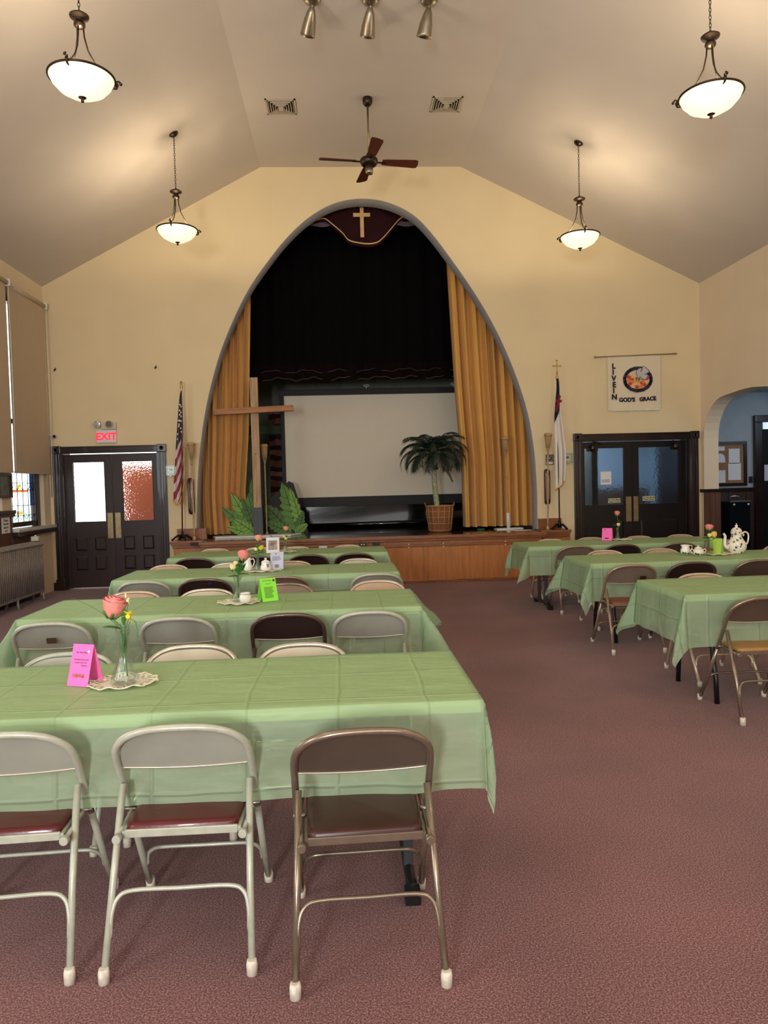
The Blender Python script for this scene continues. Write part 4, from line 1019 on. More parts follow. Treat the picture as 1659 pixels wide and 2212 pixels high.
MB().lathe([(0.016, 0.07), (0.018, 0.085), (0.001, 0.09)], n=12).build('cap', M_white, tv)
pf = thing('framed_picture', (XL + 0.02, 10.16, 1.46), 'small dark framed picture on the wall beside the stained glass window', 'picture')
MB().prism([(-0.27, 0), (0.12, 0), (0.12, 0.33), (-0.27, 0.33)], 0, 0.03, 'yz', holes=[[(-0.235, 0.035), (0.085, 0.035), (0.085, 0.295), (-0.235, 0.295)]]).build('frame', M_darkwood, pf)
B(0.004, 0.008, -0.24, 0.09, 0.03, 0.30).build('print', S('green_grey_print', 92, 104, 92, rough=0.4, vary=0.4, vscale=9), pf)
nt_ = thing('wall_notice', (XL + 0.024, 10.08, 0.99), 'white paper notice pinned to the brown panelling beside the window', 'notice')
B(0, 0.004, -0.12, 0.12, 0, 0.21).build('sheet', M_paper, nt_)
for k, (w, s) in enumerate((('Please', 0.05), ('do not', 0.05), ('adjust the', 0.036), ('valves', 0.036))):
    text_mesh(w, s, M_ink, 'lettering', nt_, (0.006, 0.0, 0.155 - k * 0.045), 0.001, face='+x')

# ================================================================== passage things
nb = thing('notice_board', (6.57, 12.2, 1.33), 'cork notice board with pinned papers, seen through the arched opening', 'notice board')
MB().prism([(-0.30, 0), (0.26, 0), (0.26, 0.75), (-0.30, 0.75)], -0.035, 0, 'xz', holes=[[(-0.25, 0.05), (0.21, 0.05), (0.21, 0.70), (-0.25, 0.70)]]).build('frame', M_darkwood, nb)
B(-0.26, 0.22, -0.012, 0, 0.04, 0.71).build('cork', S('cork', 150, 116, 86, rough=0.95, vary=0.2, vscale=60), nb)
for (a, b, c, d, lab) in ((-0.24, -0.12, 0.60, 0.67, 'small white strip pinned at the top of the cork board'), (-0.24, -0.11, 0.40, 0.56, 'white round-topped paper pinned on the cork board'),
                     (-0.235, -0.11, 0.06, 0.27, 'small white calendar sheet pinned low on the cork board'), (-0.05, 0.14, 0.38, 0.63, 'grey-white sheet pinned over the large sheet on the cork board'), (-0.06, 0.16, 0.10, 0.39, 'large white sheet pinned on the cork board')):
    p = thing('pinned_paper', (6.57 + (a+b)/2, 12.186, 1.33 + c), lab, 'paper', 'papers pinned on the cork board')
    w_ = (b - a) / 2
    if 'round' in lab: MB().prism([(-w_, 0), (w_, 0), (w_, 0.06), (w_*0.7, 0.12), (0, 0.155), (-w_*0.7, 0.15), (-w_, 0.14)], -0.002, 0).build('sheet', M_paper, p)
    else: B(-w_, w_, -0.002 - 0.001 * (d > 0.3), 0, 0, d - c).build('sheet', M_paper, p)
    MB().sphere((0, -0.006, d - c - 0.012), 0.006, 8).build('pin', S('red_pin', 170, 40, 36, rough=0.4), p)
ls = thing('light_switch', (6.905, 12.2, 1.37), 'dark switch plate beside the notice board', 'switch')
MB().box(-0.035, 0.035, -0.008, 0, 0, 0.115, bev=0.002).build('plate', S('dark_bakelite', 40, 38, 44, rough=0.4), ls)
B(-0.006, 0.006, -0.018, -0.008, 0.045, 0.07).build('toggle', M_blackmetal, ls)
wc = thing('water_fountain', (6.52, 11.98, 0), 'black and steel drinking fountain in the passage under the notice board', 'water fountain')
MB().box(-0.17, 0.17, -0.15, 0.19, 0.30, 1.06, bev=0.015).build('cabinet', S('black_glossy_panel', 16, 20, 26, rough=0.2), wc)
MB().box(-0.18, 0.18, -0.17, 0.19, 1.06, 1.09, bev=0.01).build('basin_top', mat('stainless_steel', (0.5, 0.5, 0.52), rough=0.25, metal=1), wc)
MB().tube([(-0.1, 0.0, 1.09), (-0.1, -0.02, 1.16), (-0.02, -0.06, 1.17), (0.03, -0.07, 1.15)], 0.012, 8).build('spout', mat('stainless_steel', (0.5, 0.5, 0.52)), wc)
for xx in (-0.11, 0.13): MB().sphere((xx, -0.16, 1.03), 0.018, 10).build('push_button', M_white, wc)

# stage front details
for (x, lab) in ((0.971, 'brass latch on the stage front panel next to the rear left table'), (1.497, 'brass latch in the middle of the bare stage front'), (2.445, 'brass latch on the stage front near the dark doors side')):
    t = thing('panel_latch', (x, 11.118, 0.545), lab, 'latch', 'small brass latches on the stage front')
    MB().box(-0.012, 0.012, -0.008, 0, 0.02, 0.06, bev=0.002).build('catch', M_brass, t)
    MB().sphere((0, -0.012, 0.048), 0.010, 8).sphere((0, -0.010, 0.0), 0.012, 8).build('knob', M_white, t)
for (x, lab) in ((0.28, 'black double outlet on the stage front with a plug hole'), (0.475, 'blank black outlet plate on the stage front')):
    t = thing('electrical_outlet', (x, 11.10, 0.615), lab, 'outlet', 'black outlets on the stage front')
    MB().box(-0.055, 0.055, -0.008, 0.0, -0.022, 0.022, bev=0.002).build('plate', M_blackmetal, t)
    if x < 0.4:
        for dx in (-0.02, 0.02): MB().lathe([(0.012, 0), (0.012, -0.003), (0.001, -0.003)], (dx, -0.008, 0), n=12, axis='y').build('socket', M_white, t)
tg = thing('small_sign', (-0.317, 11.09, 0.585), 'small white label on the stage front edge', 'label')
B(-0.06, 0.06, -0.004, 0, -0.025, 0.028).build('card', M_paper, tg)
lines(MB(), -0.04, 0.04, -0.01, 0.0, 1, 0.004, -0.006).build('printed_line', M_ink, tg)

# ================================================================== ceiling things
M_bowl = mat('lit_alabaster_bowl', (0.95, 0.88, 0.72), rough=0.4, vary=0.06, emit=(1.0, 0.80, 0.50), estr=1.1)
def pendant_parts(root, drop, slope):
    """origin at the bottom finial; drop = height of the ceiling plate above it"""
    MB().lathe([(0.001, 0), (0.010, 0.004), (0.014, 0.016), (0.008, 0.026), (0.024, 0.034), (0.032, 0.040), (0.001, 0.046)], n=16).build('finial', M_bronze, root)
    MB().lathe([(0.02, 0.040), (0.10, 0.055), (0.18, 0.100), (0.225, 0.150), (0.245, 0.190), (0.238, 0.190), (0.215, 0.150), (0.17, 0.108), (0.02, 0.055)], n=40).build('glass_bowl', M_bowl, root)
    rim = MB().tube([(0.25 * math.cos(a), 0.25 * math.sin(a), 0.195) for a in [i * PI / 20 for i in range(40)]], 0.009, 8, closed=True)
    rim.build('rim', M_bronze, root)
    for k in range(3):
        a = k * 2 * PI / 3 + 0.45
        c, s = math.cos(a), math.sin(a)
        arm = MB(); arm.tube([(r * c, r * s, z) for r, z in ((0.245, 0.20), (0.19, 0.235), (0.11, 0.32), (0.055, 0.42), (0.032, 0.52), (0.028, 0.585))], 0.0065, 8)
        arm.build('arm', M_bronze, root)
        cl = MB(); cl.tube([(r * c, r * s, z) for r, z in ((0.235, 0.165), (0.262, 0.17), (0.27, 0.20), (0.262, 0.225), (0.282, 0.232), (0.295, 0.215))], [0.007, 0.009, 0.013, 0.009, 0.008, 0.011], 8)
        cl.sphere((0.297 * c, 0.297 * s, 0.213), 0.013, 8)
        cl.build('rim_clip', M_bronze, root)
    MB().lathe([(0.001, 0.575), (0.030, 0.58), (0.044, 0.595), (0.044, 0.615), (0.028, 0.632), (0.030, 0.645), (0.072, 0.660), (0.076, 0.672), (0.050, 0.690), (0.014, 0.700), (0.012, 0.715), (0.001, 0.715)], n=24).build('hub', M_bronze, root)
    ch = MB(); z = 0.71; k = 0
    while z < drop - 0.03:
        l = 0.020; w = 0.009
        pts = [((w * math.cos(a) if k % 2 else 0), (0 if k % 2 else w * math.cos(a)), z + l + l * math.sin(a)) for a in [i * PI / 5 for i in range(10)]]
        ch.tube(pts, 0.0028, 5, closed=True); z += 0.031; k += 1
    ch.build('chain', M_bronze, root)
    cp = MB(); cp.M = Matrix.Translation((0, 0, drop)) @ Matrix.Rotation(-math.atan(slope), 4, 'Y')
    cp.lathe([(0.001, -0.035), (0.02, -0.032), (0.05, -0.016), (0.063, 0.0)], n=24).build('ceiling_plate', M_bronze, root)
def slope_z(x): return ZL + (x - XL) * sL if x < 0 else ZC - (x - FXR) * sR
for (x, y, zf, lab) in ((-1.97, 6.1, 4.585, 'nearest bronze pendant with glowing bowl, on the window side'), (-2.0, 9.63, 4.60, 'farther bronze pendant with glowing bowl, between fan and window wall'),
                        (3.14, 6.1, 4.465, 'nearest bronze pendant with glowing bowl, on the archway side'), (3.18, 9.62, 4.48, 'farther bronze pendant with glowing bowl, above the white flag')):
    t = thing('pendant_lamp', (x, y, zf), lab, 'pendant lamp', 'bronze bowl pendants hanging on chains')
    pendant_parts(t, slope_z(x) - zf, sL if x < 0 else -sR)
    for k in range(3):
        a = k * 2 * PI / 3 + 1.5
        point('pendant_bulb', (x + 0.09 * math.cos(a), y + 0.09 * math.sin(a), zf + 0.20), 11.5, WARM, 0.035)
# ceiling fan
fan = thing('ceiling_fan', (0.455, 9.65, ZC), 'four-blade brown ceiling fan on a long rod', 'ceiling fan')
MB().lathe([(0.06, 0), (0.065, -0.03), (0.06, -0.07), (0.035, -0.10), (0.001, -0.10)], n=24).build('canopy', M_bronze, fan)
MB().tube([(0, 0, -0.08), (0, 0, -0.72)], 0.013, 10).build('downrod', M_oldbrass, fan)
MB().lathe([(0.001, -0.70), (0.03, -0.70), (0.04, -0.745), (0.10, -0.76), (0.115, -0.78), (0.115, -0.82), (0.09, -0.85), (0.045, -0.865), (0.001, -0.865)], n=28).build('motor_housing', M_bronze, fan)
MB().lathe([(0.048, -0.86), (0.05, -0.93), (0.045, -0.955), (0.001, -0.96)], n=24).build('switch_cup', M_pewter, fan)
M_blade = S('walnut_blade', 92, 44, 26, rough=0.4, vary=0.15, vscale=12, stretch=(1, 6, 6))
for k in range(4):
    a = k * PI / 2 + 0.13
    b = MB(); b.M = Matrix.Rotation(a, 4, 'Z') @ Matrix.Translation((0, 0, -0.80)) @ Matrix.Rotation(math.radians(-13), 4, 'X')
    b.prism([(0.17, -0.048), (0.24, -0.058), (0.60, -0.078), (0.635, -0.066), (0.645, 0.0), (0.635, 0.066), (0.60, 0.078), (0.24, 0.058), (0.17, 0.048)], -0.004, 0.004, 'xy')
    bo = b.build('blade', M_blade, fan)
    c = MB(); c.M = Matrix.Rotation(a, 4, 'Z') @ Matrix.Translation((0, 0, -0.80))
    c.box(0.10, 0.22, -0.018, 0.018, -0.010, -0.003, bev=0.002); c.build('blade_bracket', M_bronze, bo)
# vents
M_vent = S('white_vent_metal', 196, 184, 164, rough=0.5)
for (x, y, lab, g) in ((-0.66, 9.86, 'square ceiling vent on the window side of the fan', 1), (1.49, 9.79, 'square ceiling vent on the archway side of the fan', 1)):
    t = thing('ceiling_vent', (x, y, ZC), lab, 'vent', 'square ceiling vents beside the fan')
    for k in range(6):
        s0 = 0.195 - 0.030 * k
        w = 0.022 if k == 0 else 0.009; z0, z1 = -0.012 - 0.006 * k, -0.002
        mb = MB()
        q = [(s0, z1), (s0, z0), (s0 - w, z0), (s0 - w, z1)]
        for sx, sy, ax in ((1, 0, 'x'), (-1, 0, 'x'), (0, 1, 'y'), (0, -1, 'y')):
            if ax == 'x': mb.box(min(sx*s0, sx*(s0-w)), max(sx*s0, sx*(s0-w)), -s0, s0, z0, z1 + (0.0 if k == 0 else 0.0))
            else: mb.box(-s0, s0, min(sy*s0, sy*(s0-w)), max(sy*s0, sy*(s0-w)), z0, z1)
        mb.build('outer_frame' if k == 0 else 'louvre_ring', M_vent, t)
    B(-0.18, 0.18, -0.18, 0.18, -0.0015, -0.0005).build('duct_shade_sheet', M_blackmatte, t)  # shade inside the duct, put in as a flat black sheet
    B(-0.03, 0.03, -0.03, 0.03, -0.045, -0.03).build('centre_plate', M_vent, t)
# spotlights
for (x, lab, tx, ty) in ((-0.17, 'pewter ceiling spotlight, window side of the three', 0.34, 0.80), (0.42, 'pewter ceiling spotlight, middle one of the three', 0.16, 0.80), (1.02, 'pewter ceiling spotlight, archway side of the three', 0.20, 0.40)):
    t = thing('ceiling_spotlight', (x, 7.72, ZC), lab, 'spotlight', 'three pewter spotlights across the ceiling')
    MB().lathe([(0.085, 0), (0.09, -0.015), (0.07, -0.04), (0.02, -0.055), (0.001, -0.055)], n=24).build('canopy', M_pewter, t)
    MB().tube([(0, 0, -0.05), (0, 0, -0.09)], 0.010, 8).build('stem', M_pewter, t)
    h = MB(); h.M = Matrix.Translation((0, 0, -0.075)) @ Matrix.Rotation(tx, 4, 'Y') @ Matrix.Rotation(ty, 4, 'X')
    h.lathe([(0.001, 0.0), (0.022, -0.005), (0.045, -0.06), (0.065, -0.15), (0.074, -0.24), (0.078, -0.27), (0.072, -0.27), (0.060, -0.16), (0.001, -0.10)], n=28)
    h.build('shade_cone', M_pewter, t)

# ================================================================== TABLES
TW, TL = 0.76, 2.44
def table(loc, style, label):
    root = thing('folding_table', loc, label, 'table', 'long folding tables under green cloths')
    MB().box(-TL/2, TL/2, -TW/2, TW/2, 0.698, 0.742, bev=0.006).build('tabletop', M_tabletop, root)
    MB().box(-TL/2 + 0.05, TL/2 - 0.05, -0.01, 0.01, 0.67, 0.705).build('under_rail', M_blackmetal, root)
    for s in (-1, 1):
        xe = s * (TL/2 - 0.25)
        if style == 'bent':
            for sy in (-1, 1):
                MB().tube([(xe - s*0.03, sy * 0.19, 0.70), (xe - s*0.01, sy * 0.20, 0.42), (xe, sy * 0.24, 0.26), (xe, sy * 0.27, 0.17), (xe, sy * 0.285, 0.0)], 0.0165, 10).build('leg', M_blackmetal, root)
            MB().tube([(xe - s*0.005, -0.215, 0.36), (xe - s*0.005, 0.215, 0.36)], 0.012, 8).build('crossbar', M_blackmetal, root)
            MB().tube([(xe - s*0.01, 0, 0.37), (xe - s*0.35, 0, 0.68)], 0.009, 8).build('brace', M_greymetal, root)
        else:
            for sy in (-1, 1):
                MB().box(xe - 0.018, xe + 0.018, sy * 0.15 - 0.018, sy * 0.15 + 0.018, 0.04, 0.70, bev=0.004).build('leg', M_greymetal, root)
            MB().tube([(xe, -0.31, 0.026), (xe, -0.26, 0.045), (xe, 0.26, 0.045), (xe, 0.31, 0.026)], 0.020, 8).build('foot_rail', M_blackmetal, root)
            for sy in (-1, 1): B(xe - 0.028, xe + 0.028, sy * 0.31 - 0.03, sy * 0.31 + 0.03, 0.0, 0.05, bev=0.006).build('foot_pad', M_blackmetal, root)
            MB().tube([(xe, 0, 0.30), (xe - s*0.35, 0, 0.68)], 0.009, 8).build('brace', M_greymetal, root)
    return root
def tablecloth(loc, label, seed, dl=0.30, dr=0.30, dn=0.31, df=0.30, flare=0.5):
    random.seed(seed)
    L2, W2 = TL/2 + 0.004, TW/2 + 0.004
    ph = [random.uniform(0, 6.28) for _ in range(12)]
    def f(u, v):
        """u,v flat cloth coordinates"""
        ex = (dr if u > 0 else dl); ey = (df if v > 0 else dn)
        ou = max(abs(u) - L2, 0); ov = max(abs(v) - W2, 0)
        sx = 1 if u > 0 else -1; sy = 1 if v > 0 else -1
        if ou == 0 and ov == 0:
            return (u, v, 0.7465 + 0.0012 * math.sin(u * 9 + ph[0]) * math.sin(v * 8 + ph[1]))
        ci = (0 if sx > 0 else 1) + (0 if sy > 0 else 2)
        r = math.hypot(ou, ov)
        phi = math.atan2(ov, ou)
        d = min(1.0, r / 0.30)
        # distance along skirt for ripples
        along = (v if ou > ov else u)
        ends = math.exp(-((L2 - abs(u)) / 0.28) ** 2) if ov >= ou else math.exp(-((W2 - abs(v)) / 0.2) ** 2)
        rip = 0.010 * math.sin(along * 11 + ph[4 + ci]) + 0.006 * math.sin(along * 23 + ph[ci])
        off = 0.008 + 0.035 * d * (0.35 if ou < ov else 0.8) + rip * d * (0.5 + 1.3 * ends)
        if ou > 0 and ov > 0:
            k = math.sin(2 * phi)
            off = off + flare * r * k ** 1.3 * (0.75 + 0.25 * math.sin(ph[ci] + 3 * phi)) + 0.02 * math.sin(6 * phi + ph[8 + ci]) * d
            swing = 0.25 * math.sin(ph[ci] * 2) * k
            dirx, diry = math.cos(phi + swing), math.sin(phi + swing)
        else: dirx, diry = (1, 0) if ou > 0 else (0, 1)
        off = max(off, 0.006)
        z = 0.7465 - math.sqrt(max(r * r - (off - 0.006) ** 2, (r * 0.4) ** 2))
        if r < 0.012: z = 0.7465 - r * r / 0.024; off = r * 0.6
        bx = min(abs(u), L2); by = min(abs(v), W2)
        return (sx * (bx + dirx * off), sy * (by + diry * off), z)
    us = [-L2 - dl + dl * i / 14 for i in range(14)] + [-L2 - 0.006, -L2] + [-L2 + 2 * L2 * i / 90 for i in range(1, 90)] + [L2, L2 + 0.006] + [L2 + dr * i / 14 for i in range(1, 15)]
    vs = [-W2 - dn + dn * i / 14 for i in range(14)] + [-W2 - 0.006, -W2] + [-W2 + 2 * W2 * i / 24 for i in range(1, 24)] + [W2, W2 + 0.006] + [W2 + df * i / 14 for i in range(1, 15)]
    mb = MB(); nu, nv = len(us) - 1, len(vs) - 1
    off_ = seed * 0.37
    mb.sheet(lambda a, b: f(us[round(a * nu)], vs[round(b * nv)]), nu, nv, uvfn=lambda a, b: (us[round(a * nu)] + off_, vs[round(b * nv)] + off_ * 0.3))
    o = mb.build('tablecloth', M_cloth, None, loc, recalc=False)
    return tag(o, label, 'tablecloth', 'mint green plastic tablecloths')
XC = -0.76
TB = [('lace-doily', (XC, 2.915, 0), 'foot'), ('green-card', (XC, 4.93, 0), 'bent'), ('lavender-card', (XC, 6.79, 0), 'bent'), ('framed-picture', (-0.74, 8.72, 0), 'bent'),
      ('uncluttered', (3.40, 5.0, 0), 'bent'), ('flowered-teapot', (3.43, 6.89, 0), 'bent'), ('dark-doors', (3.34, 8.76, 0), 'foot')]
where = {'lace-doily': 'nearest, with the lace doily, vase and pink card', 'green-card': 'holding the bright green tent card and small jar', 'lavender-card': 'holding the lavender card and white sugar bowl',
         'framed-picture': 'closest to the stage, holding the white framed picture', 'uncluttered': 'across the aisle, nearest, with nothing visible on it', 'flowered-teapot': 'across the aisle, holding the flowered teapot', 'dark-doors': 'across the aisle in front of the dark doors'}
cloth_args = {'lace-doily': (1, 0.30, 0.25, 0.31, 0.28, 0.06), 'green-card': (2, 0.28, 0.31, 0.30, 0.30, 0.60), 'lavender-card': (3, 0.28, 0.24, 0.30, 0.30, 0.30), 'framed-picture': (4, 0.28, 0.24, 0.28, 0.28, 0.25),
              'uncluttered': (5, 0.32, 0.3, 0.34, 0.34, 0.30), 'flowered-teapot': (6, 0.32, 0.3, 0.34, 0.34, 0.42), 'dark-doors': (9, 0.32, 0.34, 0.33, 0.32, 0.34)}
for nm, loc, sty in TB:
    table(loc, sty, 'long folding table ' + where[nm])
    a = cloth_args[nm]
    tablecloth(loc, 'mint green plastic cloth on the table ' + where[nm], *a)

# ================================================================== CHAIRS
def chair(finish, seatcol):
    fm, pm, stc = finish
    root = thing('folding_chair', (0, 0, 0), 'folding chair', 'chair', 'metal folding chairs at the tables')
    HW = 0.217
    up = [(0.315, 0.40), (0.275, 0.47), (0.235, 0.54), (0.208, 0.585), (0.185, 0.622)]
    left = [(-HW, y, z) for y, z in up]
    arc = []
    for i in range(1, 12):
        a = PI - PI * i / 12
        cx = HW * math.copysign(abs(math.cos(a)) ** 0.74, math.cos(a)); s = abs(math.sin(a)) ** 0.80
        arc.append((cx, 0.185 - 0.078 * s, 0.622 + 0.126 * s))
    right = [(HW, y, z) for y, z in reversed(up)]
    path = smooth_line(left + arc + right, 3)
    MB().tube(path, 0.0122, 10).build('back_frame', fm, root)
    for s in (-1, 1):
        lg = MB().tube([(s * HW, 0.315, 0.40), (s * 0.219, 0.45, 0.17), (s * 0.222, 0.54, 0.03)], 0.0121, 10).build('leg', fm, root)
        MB().lathe([(0.001, 0), (0.017, 0.002), (0.0175, 0.03), (0.015, 0.042), (0.012, 0.042)], (s * 0.222, 0.548, 0), n=12).build('rubber_foot', stc['foot'], lg)
        lg = MB().tube([(s * 0.207, 0.212, 0.535), (s * 0.215, 0.10, 0.27), (s * 0.224, 0.012, 0.03)], 0.0118, 10)
        lg = lg.build('leg', fm, root)
        MB().lathe([(0.001, 0), (0.017, 0.002), (0.0175, 0.035), (0.015, 0.048), (0.012, 0.048)], (s * 0.2245, 0.006, 0), n=12).build('rubber_foot', stc['foot'], lg)
        MB().tube([(s * 0.197, 0.09, 0.405), (s * 0.200, 0.20, 0.412), (s * 0.205, 0.36, 0.42), (s * 0.200, 0.47, 0.424)], [0.008, 0.007, 0.007, 0.007], 8).lathe([(0.012, 0.082), (0.0145, 0.086), (0.0145, 0.104), (0.012, 0.108)], (s * 0.197, 0, 0.405), n=12, axis='y').build('seat_arm', fm, root)
        MB().lathe([(0.006, -0.02), (0.009, -0.018), (0.009, 0.02), (0.006, 0.024)], (s * 0.21, 0.285, 0.42), n=10, axis='x').build('pivot_bolt', stc['bolt'], root)
    # back panel fills the top of the frame, with curved lower edge
    def bp(u, v):
        x = -1 + 2 * u
        zt = 0.622 + 0.126 * (max(0.0, 1 - abs(x) ** 2.65)) ** 0.41 - 0.006
        zb = 0.592 - 0.014 * (1 - x * x)
        z = zb + (zt - zb) * v
        s = max(0.0, (z - 0.622) / 0.126)
        yb = 0.185 - 0.078 * s if z > 0.622 else 0.185 + (0.622 - z) * 0.62
        return (x * (HW - 0.006), yb + 0.006 + 0.022 * (1 - x * x) * (0.4 + 0.6 * v), z)
    MB().sheet(bp, 30, 10).build('backrest', pm, root, recalc=False)
    rim = MB().tube([(bp(i / 24, 0)[0], bp(i / 24, 0)[1] - 0.002, bp(i / 24, 0)[2]) for i in range(25)], 0.0035, 6).build('backrest_edge', stc['edge'], root)
    # seat cushion
    def rr(hw0, hw1, y0, y1, z0, z1, e):
        mb = MB(); n = 8; rings = []
        for (z, k) in ((z0, e), (z0 + 0.003, 0.002), (z1 - 0.010, 0.0), (z1 - 0.003, 0.006), (z1, 0.02)):
            P_ = []
            for (cx, cy, a0) in ((1, 1, 0), (-1, 1, PI/2), (-1, -1, PI), (1, -1, 3*PI/2)):
                for i in range(5):
                    a = a0 + PI/2 * i / 4; R_ = 0.03
                    hw = hw1 if cy > 0 else hw0; yy_ = y1 if cy > 0 else y0
                    P_.append(mb.v((cx * (hw - R_ - k) + R_ * math.cos(a), yy_ - cy * (R_ + k) + R_ * math.sin(a), z)))
            rings.append(P_)
        for A, Bq in zip(rings, rings[1:]):
            m_ = len(A)
            for i in range(m_): mb.face([A[i], A[(i+1) % m_], Bq[(i+1) % m_], Bq[i]], True)
        mb.face(list(reversed(rings[0]))); mb.face(rings[-1], True)
        return mb
    rr(0.180, 0.190, 0.118, 0.500, 0.416, 0.440, 0.0).build('seat', seatcol, root)
    MB().box(-0.178, 0.178, 0.112, 0.122, 0.398, 0.424, bev=0.003).box(-0.186, 0.186, 0.485, 0.497, 0.398, 0.424, bev=0.003).box(-0.188, -0.178, 0.115, 0.49, 0.402, 0.42).box(0.178, 0.188, 0.115, 0.49, 0.402, 0.42).build('seat_frame', fm, root)
    # stretchers
    def stretch(pts): return MB().tube(smooth_line(pts, 4), 0.0072, 8)
    stretch([(-0.214, 0.046, 0.12), (-0.212, 0.062, 0.18), (-0.196, 0.078, 0.225), (-0.15, 0.085, 0.243), (0, 0.085, 0.243), (0.15, 0.085, 0.243), (0.196, 0.078, 0.225), (0.212, 0.062, 0.18), (0.214, 0.046, 0.12)]).build('stretcher', fm, root)
    stretch([(-0.210, 0.475, 0.13), (-0.204, 0.465, 0.17), (-0.18, 0.452, 0.195), (-0.14, 0.448, 0.203), (0, 0.448, 0.203), (0.14, 0.448, 0.203), (0.18, 0.452, 0.195), (0.204, 0.465, 0.17), (0.210, 0.475, 0.13)]).build('stretcher', fm, root)
    return root
M_foot = S('white_rubber_tip', 206, 198, 182, rough=0.8, vary=0.15, vscale=60)
M_edge = S('worn_bright_edge', 200, 190, 172, rough=0.35, metal=0.6)
M_bolt = S('steel_bolt', 130, 122, 112, rough=0.35, metal=0.8)
stc = {'foot': M_foot, 'edge': M_edge, 'bolt': M_bolt}
def paint(name, r, g, b, metal=0.3, rough=0.34): return S(name, r, g, b, rough=rough, metal=metal, vary=0.08, vscale=30, coat=0.25, bump=0.03, bscale=200)
def panelpaint(name, r, g, b, metal=0.2): return S(name, r, g, b, rough=0.42, metal=metal, vary=0.05, vscale=10, bump=0.02, bscale=150)
FIN = {'grey': (paint('sage_grey_enamel', 172, 174, 158, 0.1), panelpaint('sage_grey_panel', 158, 160, 146, 0.05)),
       'bronze': (paint('bronze_taupe_enamel', 136, 122, 106, 0.65, 0.26), panelpaint('bronze_taupe_panel', 108, 94, 82, 0.5)),
       'dark': (paint('dark_brown_enamel', 96, 78, 70, 0.5, 0.3), panelpaint('dark_brown_panel', 52, 38, 34, 0.2)),
       'beige': (paint('beige_enamel', 196, 176, 150, 0.35, 0.3), panelpaint('beige_panel', 178, 152, 126, 0.15)),
       'silver': (paint('silver_enamel', 200, 190, 170, 0.5, 0.25), panelpaint('silver_panel', 186, 178, 158, 0.25)),
       'taupe': (paint('taupe_enamel', 152, 132, 112, 0.45, 0.3), panelpaint('taupe_panel', 132, 116, 102, 0.2))}
M_burg = S('burgundy_vinyl', 84, 22, 26, rough=0.32, vary=0.15, vscale=8, bump=0.05, bscale=120, coat=0.15)
M_brownseat = S('dark_brown_vinyl', 62, 34, 30, rough=0.35, vary=0.12, vscale=8)
M_tan = S('tan_vinyl', 158, 116, 66, rough=0.4, vary=0.1)
M_rust = S('rust_vinyl', 128, 62, 42, rough=0.4, vary=0.1)
protos = {}
COLN = {'grey': 'sage grey', 'bronze': 'bronze taupe', 'dark': 'dark brown', 'beige': 'beige', 'silver': 'pale silver', 'taupe': 'taupe'}
def place(kind, x, y, rz, label, seat='burg'):
    key = (kind, seat)
    if key not in protos:
        protos[key] = chair((FIN[kind][0], FIN[kind][1], stc), {'burg': M_burg, 'brown': M_brownseat, 'tan': M_tan, 'rust': M_rust}[seat]); o = protos[key]
    else: o = dup(protos[key])
    o.location = (x, y, 0); o.rotation_euler = (0, 0, rz); o['label'] = label
    return o
ORD = ['nearest the aisle', 'second from the aisle', 'third from the aisle', 'fourth from the aisle']
def row(tname, side, items):
    """items: (kind, x, y, rz[, seat]) counted from the aisle"""
    for k, it in enumerate(items):
        kind, x, y, dr = it[:4]; seat = it[4] if len(it) > 4 else 'burg'
        rz = dr if side == 'entry' else PI + dr
        lab = '%s folding chair, %s side of the %s table, %s' % (COLN[kind], 'entrance' if side == 'entry' else 'stage', tname, ORD[k])
        o = place(kind, x, y, rz, lab, seat)
        # keep the back in place when the chair is turned: origin is at the rear feet
    return
row('lace-doily', 'entry', [('bronze', 0.045, 2.135, 0.03, 'brown'), ('grey', -0.545, 2.25, 0.0), ('grey', -1.10, 2.25, 0.05)])
row('lace-doily', 'stage', [('silver', -0.21, 3.64, 0.0), ('silver', -0.74, 3.69, 0.02), ('grey', -1.29, 3.62, 0.0), ('grey', -1.83, 3.60, 0.0)])
row('green-card', 'entry', [('grey', 0.14, 4.25, 0.0), ('dark', -0.35, 4.27, 0.0), ('grey', -1.0, 4.27, 0.0), ('grey', -1.72, 4.25, 0.05)])
row('green-card', 'stage', [('beige', 0.25, 5.88, 0.0), ('taupe', -0.46, 5.88, 0.0), ('silver', -1.03, 5.70, 0.0), ('beige', -1.57, 5.70, 0.0)])
row('lavender-card', 'entry', [('grey', 0.27, 6.12, 0.0), ('taupe', -0.53, 6.13, 0.0), ('dark', -1.18, 6.13, 0.0), ('grey', -1.68, 6.10, 0.0)])
row('lavender-card', 'stage', [('silver', 0.14, 7.67, 0.0), ('beige', -0.53, 7.62, 0.0), ('silver', -1.15, 7.63, 0.0), ('beige', -1.76, 7.63, 0.0)])
row('framed-picture', 'entry', [('dark', 0.11, 8.06, 0.0), ('dark', -0.40, 8.05, 0.0), ('dark', -0.97, 8.06, 0.0), ('dark', -1.64, 8.04, 0.0)])
row('framed-picture', 'stage', [('beige', 0.04, 9.46, 0.0), ('silver', -0.60, 9.43, 0.0), ('silver', -1.07, 9.50, 0.0), ('beige', -1.62, 9.50, 0.0)])
row('uncluttered', 'entry', [('bronze', 2.585, 4.27, 0.0, 'tan')])
row('uncluttered', 'stage', [('beige', 2.73, 5.66, 0.0), ('beige', 3.40, 5.60, 0.0)])
row('flowered-teapot', 'entry', [('taupe', 2.49, 6.14, 0.0, 'rust'), ('dark', 3.06, 6.2, 0.0), ('bronze', 3.68, 6.22, 0.0)])
row('flowered-teapot', 'stage', [('beige', 2.72, 7.72, 0.0), ('beige', 3.31, 7.72, 0.0), ('beige', 4.62, 7.72, 0.0)])
